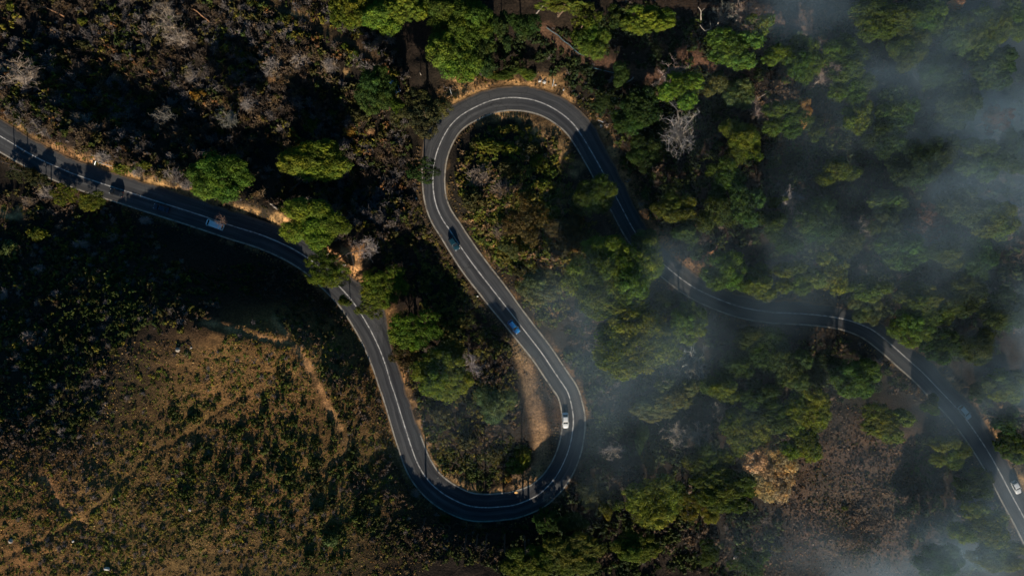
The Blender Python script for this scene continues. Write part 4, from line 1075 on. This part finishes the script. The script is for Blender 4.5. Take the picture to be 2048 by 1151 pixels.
def scatter(name, label, regions, n_, templates, rmin, rmax, cols, seed, clear=0.5, flat=(0.7, 1.0), avoid_sand=True, power=1.6, clump=0.0, wl=9.0):
    """regions: (px, py, rx, ry) ellipses; n_: how many plants; cols: (weight, rgb)"""
    g = np.random.default_rng(seed)
    ar = np.array([r[2] * r[3] for r in regions], float); pick = g.choice(len(regions), n_, p=ar / ar.sum())
    rg = np.array(regions, float)[pick]
    a = g.uniform(0, 2 * math.pi, n_); q = np.sqrt(g.uniform(0, 1, n_))
    px = rg[:, 0] + rg[:, 2] * q * np.cos(a); py = rg[:, 1] + rg[:, 3] * q * np.sin(a)
    ok = (px > -70) & (px < 2120) & (py > -70) & (py < 1225)
    px, py = px[ok], py[ok]
    x, y, z = onground_a(px, py, 0.3)
    rad = rmin + (rmax - rmin) * g.uniform(0, 1, len(x)) ** power
    d, _, _ = road_near(x, y)
    ok = d > rad * 0.75 + clear
    tdm = poly_dist(x, y, TRAILS["track"]); ok &= tdm > 2.7 + rad * 0.4
    for k_ in ("wood", "wood2", "top"): ok &= poly_dist(x, y, TRAILS[k_]) > 1.2 + rad * 0.3
    for k_ in ("gully", "upper", "down", "ditch"): ok &= poly_dist(x, y, TRAILS[k_]) > 0.35 + rad * 0.4
    if avoid_sand:
        i = np.clip(np.searchsorted(GX, x), 0, NX - 1); j = np.clip(np.searchsorted(GY, y), 0, NY - 1)
        ok &= sand.reshape(NY, NX)[j, i] < g.uniform(0.15, 0.75, len(x))
    if clump > 0: ok &= fbm(x, y, wl, seed, 3) > (0.5 - (1 - clump) * 0.5) + g.normal(size=len(x)) * 0.05
    x, y, z, rad = x[ok], y[ok], z[ok], rad[ok]
    w = np.array([c_[0] for c_ in cols], float); C_ = np.array([c_[1] for c_ in cols], float)
    # neighbours tend to be of one kind
    u = np.clip((fbm(x, y, 11, seed + 5, 3) - 0.5) * 2.2 + 0.5 + g.normal(size=len(x)) * 0.22, 0, 0.9999)
    ci = np.searchsorted(np.cumsum(w / w.sum()), u); ci = np.clip(ci, 0, len(cols) - 1)
    cl = C_[ci] * g.uniform(0.7, 1.35, (len(x), 1))
    ti = g.integers(0, len(templates), len(x)); ro = g.uniform(0, 2 * math.pi, len(x)); fl = g.uniform(*flat, len(x))
    asp = g.uniform(0.75, 1.3, len(x))
    Vs, Fs, Ts, off = [], [], [], 0
    for t, (V, F, tt) in enumerate(templates):
        s_ = np.where(ti == t)[0]
        if len(s_) == 0: continue
        c_, sn = np.cos(ro[s_]), np.sin(ro[s_]); r_ = rad[s_]
        vx = V[None, :, 0] * asp[s_, None]; vy = V[None, :, 1] / asp[s_, None]
        X = (vx * c_[:, None] - vy * sn[:, None]) * r_[:, None] + x[s_, None]
        Y = (vx * sn[:, None] + vy * c_[:, None]) * r_[:, None] + y[s_, None]
        Z = V[None, :, 2] * (r_ * fl[s_])[:, None] + z[s_, None] - 0.04
        Vs.append(np.stack([X, Y, Z], 2).reshape(-1, 3))
        Fs.append((F[None] + (np.arange(len(s_)) * len(V))[:, None, None]).reshape(-1, F.shape[1]) + off); off += len(s_) * len(V)
        Ts.append((tt[None] * cl[s_][:, None, :]).reshape(-1, 3))
    me = mesh(name, np.concatenate(Vs), np.concatenate(Fs), np.clip(np.concatenate(Ts), 0, 1))
    o = obj(name, me, M["scrub"]); tag(o, label, kind="stuff")
    return o
def tail3(T): return T
TW = [(V, F, t) for V, F, t in TWIGT]
GREY = (0.24, 0.2, 0.18); BRN = (0.11, 0.078, 0.055); OLV = (0.075, 0.07, 0.022); GRN = (0.048, 0.068, 0.014); RUST = (0.17, 0.09, 0.04); YEL = (0.14, 0.13, 0.02); DKG = (0.028, 0.045, 0.014); TAN = (0.26, 0.17, 0.09)
UL = [(120,120,230,150),(400,130,250,170),(620,200,200,230),(330,270,190,90),(720,330,110,160),(790,420,70,90),(60,200,120,90),(560,60,160,80)]
LL = [(100,480,180,110),(80,620,190,140),(230,560,140,110),(60,760,160,140),(330,600,110,70)]
FD = [(300,900,330,220),(120,1020,260,170),(560,900,230,240),(560,720,130,90),(380,1080,330,110),(750,1060,150,110)]
IS = [(1030,350,120,100),(1060,450,130,90),(1120,510,100,70),(1080,600,60,60),(1000,470,60,80)]
IT = [(930,840,110,110),(960,920,110,60),(860,700,70,90),(930,640,60,110),(990,740,50,90),(900,560,60,130),(830,500,70,90)]
RT = [(1300,180,170,180),(1500,300,230,260),(1800,300,270,320),(1650,560,120,60),(1900,560,180,160),(1250,700,120,160),(1400,750,230,180),(1250,1000,170,170),(1180,870,50,120),
      (1350,380,70,60),(1150,760,30,60),(1900,1000,110,160),(2010,820,70,90),(1700,740,140,60),(1080,100,140,50),(1450,1080,120,80),(1100,1110,150,60)]
CLR = [(1700,960,130,150),(1620,1080,140,90),(1800,1050,120,110),(1590,40,70,50),(1640,770,60,60)]
BK = [(930,1085,190,45),(760,1000,70,90),(520,560,120,35),(620,640,80,50),(700,770,50,90)]
scatter("heath", "dense mixed heath of olive and rusty bushes in the upper left", UL, 3300, LEAFT, 0.4, 1.7, [(2.5, (0.085, 0.062, 0.045)), (3, OLV), (2, GRN), (1.2, RUST), (1.2, YEL)], 11, flat=(0.9, 1.8), clump=0.25)
scatter("dry_heath", "pale leafless heath shrubs in the upper left", UL, 2300, TW, 0.7, 2.9, [(4, (0.2, 0.175, 0.165)), (3, (0.115, 0.085, 0.062)), (1, (0.2,0.14,0.08))], 12, clump=0.42, flat=(0.9, 1.5), power=1.2)
scatter("undergrowth", "sparse dark bushes on the shaded left slope", LL, 2600, LEAFT, 0.4, 1.5, [(3, GRN), (3, OLV), (1, YEL), (2, BRN)], 13, clump=0.2)
scatter("dry_scrub", "grey twiggy scrub on the shaded left slope", LL, 700, TW, 0.5, 1.8, [(3, GREY), (1, BRN)], 14, clump=0.4)
scatter("field_grass", "rusty dry grass tufts over the sunlit field", FD, 36000, TUFTT, 0.14, 0.6, [(3, (0.2,0.12,0.05)), (3, (0.3,0.17,0.06)), (4, (0.38,0.25,0.1)), (4.5, (0.18,0.165,0.035))], 15, flat=(0.4, 0.9), clump=0.1, power=2.0)
scatter("field_scrub", "low green and yellow bushlets over the sunlit field", FD, 6500, LEAFT, 0.18, 0.95, [(3, (0.14,0.13,0.03)), (3, (0.085,0.12,0.018)), (2.5, (0.2,0.18,0.025)), (1, BRN)], 16, clump=0.28, power=3.2, wl=13, flat=(0.5, 0.85))
scatter("field_bushes", "scattered rounder dark green bushes in the lower right of the field", [(620,850,110,130),(520,960,170,110),(640,1010,120,120),(430,880,120,90)], 300, LEAFT, 0.7, 1.5, [(3, GRN), (1, OLV)], 24, flat=(0.9, 1.4))
scatter("field_twigs", "grey dry twigs over the sunlit field", FD, 900, TW, 0.4, 1.3, [(2, GREY), (1, TAN)], 25, clump=0.35, wl=20)
scatter("verge_scrub", "low scrub breaking up the sandy verges", [(60,238,70,28),(180,298,80,28),(300,345,80,24),(480,405,60,24),(1010,155,90,12),(930,185,60,18),(1185,240,40,60),(1265,410,30,80),(850,900,30,60)], 1100, LEAFT + TW, 0.25, 0.85, [(2, OLV), (2, TAN), (2, GREY), (1, YEL)], 26, avoid_sand=False, clump=0.2, wl=6)
scatter("loop_scrub", "olive and tan scrub inside the long loop", IS, 2300, LEAFT, 0.4, 1.6, [(4, (0.14, 0.13, 0.03)), (2, (0.1, 0.13, 0.02)), (2, TAN), (2, YEL)], 17)
scatter("bend_scrub", "brown and olive scrub inside the lower bend", IT, 2600, LEAFT, 0.3, 1.3, [(2, BRN), (4, (0.13, 0.12, 0.03)), (2, GRN)], 18)
scatter("bend_twigs", "dry twigs inside the loops", IS + IT, 700, TW, 0.4, 1.4, [(2, BRN), (1, TAN), (1, GREY)], 19)
scatter("forest_undergrowth", "dark green undergrowth on the forest floor", RT, 7500, LEAFT, 0.5, 2.0, [(4, DKG), (3, GRN), (1, BRN)], 20, clump=0.1)
scatter("forest_brush", "brown dead brush on the forest floor", RT, 1500, TW, 0.5, 1.8, [(2, BRN), (2, GREY)], 21, clump=0.3)
scatter("clearing_grass", "fine brown grass in the misty clearing", CLR, 9000, TUFTT, 0.25, 0.7, [(3, BRN), (2, (0.19, 0.135, 0.1)), (1, RUST), (1, OLV)], 22, flat=(0.6, 1.3))
scatter("bank_scrub", "dark scrub on the shaded road banks", BK, 1400, LEAFT, 0.4, 1.1, [(3, BRN), (2, OLV), (1, GRN)], 23)
# verge grass follows the road
gg = np.random.default_rng(33); ii_ = gg.integers(0, len(R), 7000); sdv = gg.choice([-1, 1], 7000)
oo = np.where(sdv > 0, R[ii_, 3], -R[ii_, 4]) + sdv * (0.5 + np.abs(gg.normal(size=7000)) * 1.5)
vxx = R[ii_, 0] + N[ii_, 0] * oo; vyy = R[ii_, 1] + N[ii_, 1] * oo
d_, _, _ = road_near(vxx, vyy); k_ = (d_ > 0.35) & (fbm(vxx, vyy, 6, 71, 3) > 0.42)
vxx, vyy = vxx[k_], vyy[k_]; vz = ground(vxx, vyy); Vs, Fs, Ts, off = [], [], [], 0
for q in range(len(vxx)):
    V, F, t = TUFTT[q % 8]; r_ = 0.2 + 0.35 * gg.uniform(); c_ = np.array([TAN, BRN, OLV, (0.3, 0.19, 0.07)][gg.integers(0, 4)])
    Vs.append(V * np.array([r_, r_, r_ * 1.1]) + np.array([vxx[q], vyy[q], vz[q]])); Fs.append(F + off); off += len(V); Ts.append(t * c_)
tag(obj("verge_grass", mesh("verge_grass", np.concatenate(Vs), np.concatenate(Fs), np.concatenate(Ts)), M["scrub"]), "tan and olive grass along the road verges", kind="stuff")

# ------------------------------------------------------------------ cars
def loft(secs, k=20, e=3.2):
    """closed body from (x, half width, z low, z high) stations with squarish rounded sections"""
    an = np.arange(k) * 2 * math.pi / k; V = []; F = []
    for x, w, z0, z1 in secs:
        c_ = np.cos(an); s_ = np.sin(an)
        yy = np.sign(c_) * np.abs(c_) ** (2 / e) * w; zz = (z0 + z1) / 2 + np.sign(s_) * np.abs(s_) ** (2 / e) * (z1 - z0) / 2
        V.append(np.stack([np.full(k, x), yy, zz], 1))
    for i in range(len(secs) - 1):
        for j in range(k):
            F.append((i * k + j, i * k + (j + 1) % k, (i + 1) * k + (j + 1) % k, (i + 1) * k + j))
    F.append(tuple(range(k))[::-1]); F.append(tuple((len(secs) - 1) * k + j for j in range(k)))
    return np.concatenate(V), F
def wheel(parent, x, y, r):
    k = 20; an = np.arange(k) * 2 * math.pi / k; V = []; F = []
    prof = [(-0.1, r * 0.62), (-0.1, r * 0.93), (-0.07, r), (0.07, r), (0.1, r * 0.93), (0.1, r * 0.62)]
    for yy, rr in prof: V.append(np.stack([np.cos(an) * rr, np.full(k, yy), np.sin(an) * rr], 1))
    for i in range(5):
        for j in range(k): F.append((i * k + j, i * k + (j + 1) % k, (i + 1) * k + (j + 1) % k, (i + 1) * k + j))
    w = obj("wheel", mesh("tyre", np.concatenate(V), F), M["tyre"], parent, (x, y, r))
    V = []; F = []
    for yy, rr in [(-0.05, 0.06), (-0.06, r * 0.62), (0.06, r * 0.62), (0.05, 0.06)]:
        V.append(np.stack([np.cos(an) * rr, np.full(k, yy), np.sin(an) * rr], 1))
    for i in range(3):
        for j in range(k): F.append((i * k + j, i * k + (j + 1) % k, (i + 1) * k + (j + 1) % k, (i + 1) * k + j))
    F.append(tuple(range(k))); F.append(tuple(3 * k + j for j in range(k))[::-1])
    obj("rim", mesh("rim", np.concatenate(V), F), M["rim"], w)
def slab(corners, t, shrink=0.0):
    c_ = np.array(corners, float); m_ = c_.mean(0); c_ = c_ + (m_ - c_) * shrink
    nrm = np.cross(c_[1] - c_[0], c_[2] - c_[0]); nrm /= np.linalg.norm(nrm)
    V = np.concatenate([c_ - nrm * t, c_ + nrm * t])
    return V, [(3, 2, 1, 0), (4, 5, 6, 7), (0, 1, 5, 4), (1, 2, 6, 5), (2, 3, 7, 6), (3, 0, 4, 7)]
def bevelled(me, w=0.04, seg=2):
    import bmesh
    b_ = bmesh.new(); b_.from_mesh(me)
    bmesh.ops.recalc_face_normals(b_, faces=b_.faces)
    bmesh.ops.bevel(b_, geom=list(b_.edges), offset=w, segments=seg, affect='EDGES', profile=0.6)
    b_.to_mesh(me); b_.free(); me.polygons.foreach_set("use_smooth", np.ones(len(me.polygons), bool)); return me
def make_car(name, cat, label, px, py, color, heading_flip=False, L=4.4, Wd=1.78, Ht=1.45, style="sedan", off=None, ang=None):
    x, y, z = onground(px, py, 0.8)
    i = int(((R[:, 0] - x) ** 2 + (R[:, 1] - y) ** 2).argmin())
    a = math.atan2(T[i, 1], T[i, 0]) + (math.pi if heading_flip else 0)
    zz = R[i, 2] + 0.01
    if ang is not None: a = math.radians(ang); zz = z + 0.05
    o = empty(name, (x, y, zz), a); tag(o, label, cat, "cars on the road")
    h = L / 2; w = Wd / 2; body = paint("car_paint_" + name + str(px), color, 0.28)
    if style == "van":
        bel, top = 1.15, Ht
        secs = [(-h, w * .9, .45, 1.0), (-h + .05, w * .97, .32, 1.12), (-h + .5, w, .25, bel), (h - 1.2, w, .25, bel), (h - .45, w * .97, .25, 1.02), (h - .08, w * .88, .3, .86), (h, w * .78, .4, .74)]
        cb = (-h + .06, h - .5, -h + .22, h - 1.35)
    else:
        bel, top = 0.92, Ht
        tail = bel - (0.04 if style == "sedan" else 0.0)
        secs = [(-h, w * .8, .42, .8), (-h + .06, w * .9, .32, .88), (-h + .3, w * .97, .24, tail), (-h + 1.0, w, .22, bel), (0, w, .22, bel), (h - 1.15, w * .99, .22, bel - .03), (h - .55, w * .95, .22, .82), (h - .12, w * .84, .26, .7), (h, w * .7, .34, .6)]
        cb = ((-h + .55, h - 1.15, -h + 1.15, h - 1.95) if style == "sedan" else (-h + .1, h - 1.15, -h + .5, h - 1.9))
    V, F = loft(secs); bm_ = mesh("body", V, F, smooth=True); obj("body", bm_, body, o)
    xr, xf, tr_, tf = cb; wb = w * .9; wt = w * (.74 if style != "van" else .84); z0 = bel - .12; z1 = top - .06
    V = np.array([(xr, -wb, z0), (xf, -wb, z0), (xf, wb, z0), (xr, wb, z0), (tr_, -wt, z1), (tf, -wt, z1), (tf, wt, z1), (tr_, wt, z1)])
    obj("cabin_frame", bevelled(mesh("cabin", V, [(3, 2, 1, 0), (4, 5, 6, 7), (0, 1, 5, 4), (1, 2, 6, 5), (2, 3, 7, 6), (3, 0, 4, 7)]), .05), body, o)
    def gl(nm, cs, sh=0.1):
        Vg, Fg = slab(cs, 0.018, sh); obj(nm, mesh(nm, Vg, Fg), M["glass"], o)
    gl("windscreen", [V[1], V[2], V[6], V[5]]); 
    gl("rear_window", [V[3], V[0], V[4], V[7]], 0.14 if style != "van" else 0.3)
    gl("side_window", [V[0], V[1], V[5], V[4]], 0.13); gl("side_window", [V[2], V[3], V[7], V[6]], 0.13)
    Vr = np.array([(tr_ - .02, -wt * 1.0, z1 - .01), (tf + .02, -wt, z1 - .01), (tf + .02, wt, z1 - .01), (tr_ - .02, wt, z1 - .01), (tr_ + .1, -wt * .86, top), (tf - .12, -wt * .86, top), (tf - .12, wt * .86, top), (tr_ + .1, wt * .86, top)])
    obj("roof", bevelled(mesh("roof", Vr, [(3, 2, 1, 0), (4, 5, 6, 7), (0, 1, 5, 4), (1, 2, 6, 5), (2, 3, 7, 6), (3, 0, 4, 7)]), .03), body, o)
    r = .34 if style == "van" else .31
    for sx_ in (-h + .85, h - .88):
        for sy_ in (-1, 1): wheel(o, sx_, sy_ * (w - .1), r)
    for sy_ in (-1, 1):
        Vb, Fb = loft([(h - .34, .02, .56, .64), (h - .2, .16, .52, .72), (h - .04, .14, .5, .66), (h + .005, .08, .52, .6)], 10, 2.4)
        obj("headlight", mesh("headlight", Vb, Fb, smooth=True), M["lamp"], o, (0, sy_ * w * .66, 0))
        Vb, Fb = loft([(-h - .01, .09, .64, .74), (-h + .06, .15, .6, .8), (-h + .18, .12, .62, .8)], 10, 2.6)
        obj("tail_light", mesh("tail_light", Vb, Fb, smooth=True), M["tail"], o, (0, sy_ * w * .72, 0))
        Vb, Fb = loft([(xf - .28, .03, bel - .02, bel + .1), (xf - .22, .11, bel - .04, bel + .14), (xf - .12, .08, bel, bel + .1)], 8, 2.4)
        obj("wing_mirror", mesh("wing_mirror", Vb, Fb, smooth=True), body, o, (0, sy_ * (w + .06), 0))
    return o
make_car("car", "car", "black hatchback furthest up the left road, at the shadow of a round crown", 232, 385, (0.012, 0.014, 0.018), True, style="hatch", L=4.1)
make_car("car", "car", "dark navy sedan in the shade between the black hatchback and the van", 322, 416, (0.02, 0.035, 0.07), True, L=4.7)
make_car("van", "van", "pale blue-white van under the leafless twigs on the left road", 430, 449, (0.55, 0.85, 0.98), True, L=5.4, Wd=1.95, Ht=1.95, style="van")
make_car("car", "car", "dark teal hatchback on the straight below the upper bend", 908, 487, (0.008, 0.05, 0.075), True, style="hatch", L=4.1)
make_car("car", "car", "vivid blue hatchback in the middle of the long straight", 1028, 653, (0.01, 0.2, 0.55), True, style="hatch", L=4.3)
make_car("car", "car", "white car lit by the sun at the right of the lower bend", 1131, 840, (0.9, 0.92, 0.92), True, L=4.5, Wd=1.8)
make_car("car", "car", "grey-blue car on the downhill road in thin fog", 1930, 824, (0.3, 0.48, 0.55), False, L=4.5, style="hatch")
make_car("car", "car", "white car at the right edge on the foggy downhill road", 2033, 974, (0.75, 0.77, 0.78), False, L=3.9, style="hatch")
c9 = make_car("car", "car", "bright blue car parked in the dark under pines left of the upper bend", 789, 172, (0.04, 0.17, 0.45), L=4.3, style="hatch", ang=-55)
c9["group"] = "parked cars under the trees"

# ------------------------------------------------------------------ roadside things
def post(name, cat, label, px, py, h, mat, head=None, r=0.05):
    x, y, z = onground(px, py)
    o = empty(name, (x, y, z)); tag(o, label, cat)
    V, F, t = tube((0, 0, -.3), (0, 0, h), r, r * .8, 8); obj("pole", mesh("pole", V, F), mat, o)
    if head:
        w, hh, th, m_, face = head
        V, F = slab([(-w, 0, h - hh), (w, 0, h - hh), (w, 0, h), (-w, 0, h)], th)
        p = obj("sign_panel", bevelled(mesh("sign_panel", V, F), .02, 1), m_, o, (0, -0.08, 0)); p.rotation_euler = (math.radians(face), 0, 0)
    return o
post("lamp_post", "post", "tall pale steel post on the outer verge of the upper bend beside round stones", 1105, 173, 7.0, M["galv"], None, 0.13)
post("lamp_post", "post", "short pale steel post on the verge where the upper bend begins", 903, 188, 5.0, M["galv"], None, 0.12)
post("marker_post", "post", "small white marker post at the kerb left inside the lower bend", 876, 952, 1.1, M["white_paint"], (.22, .5, .03, M["white_paint"], 0), .06)
post("marker_post", "post", "small white marker post at the kerb right inside the lower bend", 1047, 977, 1.1, M["white_paint"], (.2, .5, .03, M["white_paint"], 0), .06)
post("utility_post", "post", "short pale pole lying tilted above the verge near the gappy olive pine", 842, 150, 3.0, M["deadwood"], None, 0.13)
x, y, z = onground(1032, 984)
o = empty("road_sign", (x, y, R[near_i(1032, 984), 2])); tag(o, "yellow round sign on a low stand on the asphalt of the lower bend", "sign")
V, F = loft([(-.03, .5, 0, .8), (.03, .5, 0, .8)], 20, 2.0)
p = obj("sign_panel", mesh("sign_panel", V, F), M["sign_yellow"], o, (0, -.2, .35)); p.rotation_euler = (math.radians(0), math.radians(-62), math.radians(-90))
for sx_ in (-.35, .35):
    V, F, t = tube((sx_, .25, 0), (sx_ * .8, .1, .75), .025, .025, 6); obj("leg", mesh("leg", V, F), M["galv"], o)
# guardrail end on the left road's upper verge
def rail(label, P, h=.7):
    x0, y0, z0 = onground(*P[0]); o = empty("guardrail", (x0, y0, z0)); tag(o, label, "guardrail")
    Q = [onground(*p) for p in P]; parts = []
    for a, b_ in zip(Q, Q[1:]):
        parts.append(tube((a[0] - x0, a[1] - y0, a[2] - z0 + h), (b_[0] - x0, b_[1] - y0, b_[2] - z0 + h), .11, .11, 6))
    V, F, t = join(parts); obj("beam", mesh("beam", V, F), M["galv"], o)
    for q in Q:
        V, F, t = tube((q[0] - x0, q[1] - y0, q[2] - z0 - .2), (q[0] - x0, q[1] - y0, q[2] - z0 + h), .07, .07, 6); obj("post", mesh("post", V, F), M["galv"], o)
rail("pale guardrail end on the upper verge of the left road before the bushes", [(192,330),(194,323),(205,327),(216,330),(227,333)])
rail("short piece of steel rail by the rocks on the outer verge of the upper bend", [(1196,241),(1206,245)], .5)
def pipe(label, P, r=.09):
    x0, y0, z0 = onground(*P[0]); parts = []
    Q = [onground(*p) for p in P]
    for a, b_ in zip(Q, Q[1:]): parts.append(tube((a[0] - x0, a[1] - y0, a[2] - z0 + .35), (b_[0] - x0, b_[1] - y0, b_[2] - z0 + .35), r, r, 7))
    V, F, t = join(parts); o = obj("water_pipe", mesh("water_pipe", V, F), M["pipe"], None, (x0, y0, z0)); tag(o, label, "pipe")
pipe("blue-grey water pipe running down beside the woodland path", [(1093,56),(1104,64),(1117,72),(1126,82),(1138,90),(1148,100),(1158,108),(1168,112)], .12)
pipe("dark thin pipe along the lower side of the woodland path", [(1178,134),(1200,140),(1225,146),(1252,150)], .1)

def rock(label, px, py, w, d, h, seed, mat="stone", cat="rock"):
    import bmesh
    b_ = bmesh.new(); bmesh.ops.create_icosphere(b_, subdivisions=3, radius=1)
    g = np.random.default_rng(seed); ks = g.normal(size=(6, 3)) * 1.6; ph = g.uniform(0, 6.28, 6)
    for v in b_.verts:
        f = 1 + sum(0.09 * math.sin(float(np.dot(k__, v.co)) * 1.3 + p_) for k__, p_ in zip(ks, ph))
        v.co = Vector((v.co.x * w * f, v.co.y * d * f, max(v.co.z, -.4) * h * f))
    me = bpy.data.meshes.new("rock"); b_.to_mesh(me); b_.free()
    x, y, z = onground(px, py); o = obj("rock", me, M[mat], None, (x, y, z + h * .2)); o.rotation_euler[2] = g.uniform(0, 3)
    tag(o, label, cat, "loose rocks")
rock("round whitish stone on the upper bend's verge, left of a pair", 1080, 162, .45, .45, .3, 1, "white_paint")
rock("round whitish stone on the upper bend's verge, right and larger of a pair", 1088, 164, .55, .55, .32, 2, "white_paint")
rock("small white rock right of the tall steel post", 1111, 170, .25, .22, .2, 3, "white_paint")
rock("small white rock further right along the same verge as the steel post", 1127, 180, .3, .2, .2, 4, "white_paint")
rock("pale rock among the rubble by the short steel rail", 1203, 252, .5, .35, .3, 5)
rock("white stone on the sand below the dark crooked dead tree", 689, 529, .45, .4, .35, 6, "white_paint")
rock("pale rubble heap on the verge between big pine and dead tree", 656, 507, .7, .45, .35, 7)
rock("white boulder in the sunlit field close to the bottom edge", 214, 1136, .75, .45, .5, 8, "white_paint")
rock("bluish-white boulder at the left edge of the sunlit field", 22, 1081, .55, .5, .4, 9)
rock("small white stone in the field right of the sandy gully", 146, 1081, .32, .3, .25, 10, "white_paint")
rock("grey-blue boulder in the shrubs above the sunlit field", 356, 699, .6, .6, .5, 11)
rock("little stone right of the grey-blue boulder in the shrubs", 382, 695, .3, .25, .2, 12)
rock("white dot of a stone in the dark hollow left of the straight road", 955, 592, .35, .2, .25, 13, "white_paint")
rock("white stone in the dark by the top of the straight road's outer verge", 833, 397, .35, .25, .25, 14, "white_paint")
rock("pale flat boulder in the foggy ground near the bottom edge", 1472, 1115, .9, .9, .6, 15)
rock("grey stone in the middle of the sunlit field", 380, 1018, .4, .35, .3, 16)
rock("small pale stone below the middle drainage line of the field", 229, 996, .28, .25, .2, 17)
rock("tiny white speck of rock in the dark wood below the yellow-green pine", 1292, 238, .3, .22, .2, 18, "white_paint")
rock("white rock near the small marker post on the left kerb bank", 884, 940, .4, .25, .25, 19)

# ------------------------------------------------------------------ drifting fog: one closed box of air, thick only where the fog lies
FOG = [  # px, py, rx, ry, extinction per metre
 (1950,1125,160,100,.042),(1810,1150,130,55,.026),(1660,1140,110,50,.007),(2040,690,150,150,.036),(1940,750,110,100,.022),(1900,230,120,130,.028),(1890,370,130,90,.028),(1740,150,50,38,.036),
 (2040,360,110,210,.026),(1990,120,150,130,.028),(1640,20,110,70,.022),(1560,30,60,70,.014),(1800,240,170,170,.015),(1690,520,130,80,.014),(1330,500,80,60,.012),(1180,560,90,90,.010),
 (1130,720,70,80,.007),(1200,800,90,120,.005),(1230,880,80,90,.006),(1750,300,340,300,.009),(1300,640,190,150,.007),(1300,720,140,110,.013),(1400,860,110,90,.007),(1700,900,190,170,.006),(1080,620,90,60,.010),(960,820,110,80,.007),
 (1960,1000,90,120,.016),(1500,640,160,120,.010),(1550,1090,110,60,.006),(1880,540,120,110,.014)]
zb, zt = -5.0, 60.0
V = [(x, y, z) for z in (zb, zt) for x, y in ((-60, -130), (230, -130), (230, 130), (-60, 130))]
me = mesh("haze", V, [(3, 2, 1, 0), (4, 5, 6, 7), (0, 1, 5, 4), (1, 2, 6, 5), (2, 3, 7, 6), (3, 0, 4, 7)])
m = bpy.data.materials.new("drifting_fog"); m.use_nodes = True; n = m.node_tree
n.nodes.remove(n.nodes["Principled BSDF"]); out = n.nodes["Material Output"]
pv = n.nodes.new("ShaderNodeVolumePrincipled"); pv.inputs["Color"].default_value = (0.52, 0.75, 0.94, 1); pv.inputs["Anisotropy"].default_value = 0.1
geo = n.nodes.new("ShaderNodeNewGeometry")
wn = noise(n, 0.035, 3, 0.6, geo.outputs["Position"])
wv = n.nodes.new("ShaderNodeVectorMath"); wv.operation = 'MULTIPLY_ADD'; n.links.new(wn.outputs["Color"], wv.inputs[0])
wv.inputs[1].default_value = (34, 34, 10); wv.inputs[2].default_value = (-17, -17, -5)
pos = n.nodes.new("ShaderNodeVectorMath"); pos.operation = 'ADD'; n.links.new(geo.outputs["Position"], pos.inputs[0]); n.links.new(wv.outputs[0], pos.inputs[1])
def mth(op, a, b_=None):
    t = n.nodes.new("ShaderNodeMath"); t.operation = op
    for i, v in enumerate((a, b_)):
        if v is None: continue
        if isinstance(v, (int, float)): t.inputs[i].default_value = v
        else: n.links.new(v, t.inputs[i])
    return t.outputs[0]
tot = None
for px, py, rx, ry, de in FOG:
    zc = 16.0; cx_, cy_ = W(px, py, zc)
    s1 = n.nodes.new("ShaderNodeVectorMath"); s1.operation = 'SUBTRACT'; n.links.new(pos.outputs[0], s1.inputs[0]); s1.inputs[1].default_value = (cx_, cy_, zc)
    s2 = n.nodes.new("ShaderNodeVectorMath"); s2.operation = 'MULTIPLY'; n.links.new(s1.outputs[0], s2.inputs[0]); s2.inputs[1].default_value = (S / rx * 1.15, S / ry * 1.15, 1 / 13.0)
    s3 = n.nodes.new("ShaderNodeVectorMath"); s3.operation = 'DOT_PRODUCT'; n.links.new(s2.outputs[0], s3.inputs[0]); n.links.new(s2.outputs[0], s3.inputs[1])
    g_ = mth('MULTIPLY', mth('EXPONENT', mth('MULTIPLY', s3.outputs["Value"], -1.0)), de * 0.42)
    tot = g_ if tot is None else mth('ADD', tot, g_)
wisp = noise(n, 0.045, 5, 0.62, geo.outputs["Position"])
mr = n.nodes.new("ShaderNodeMapRange"); mr.inputs[1].default_value = 0.38; mr.inputs[2].default_value = 0.62; mr.inputs[3].default_value = 0.1; mr.inputs[4].default_value = 1.9
n.links.new(wisp.outputs[0], mr.inputs[0])
n.links.new(mth('MULTIPLY', tot, mr.outputs[0]), pv.inputs["Density"])
n.links.new(pv.outputs[0], out.inputs["Volume"])
hz = obj("haze", me, m); tag(hz, "blue-grey fog drifting low over the forest on the right", kind="stuff")

cy = scn.cycles
cy.use_denoising = True
cy.denoiser = 'OPENIMAGEDENOISE'
cy.use_adaptive_sampling = True; cy.adaptive_threshold = 0.03
cy.max_bounces = 5; cy.diffuse_bounces = 2; cy.glossy_bounces = 2; cy.transmission_bounces = 2; cy.volume_bounces = 1
cy.volume_step_rate = 1.0; cy.volume_max_steps = 64
cy.caustics_reflective = False; cy.caustics_refractive = False
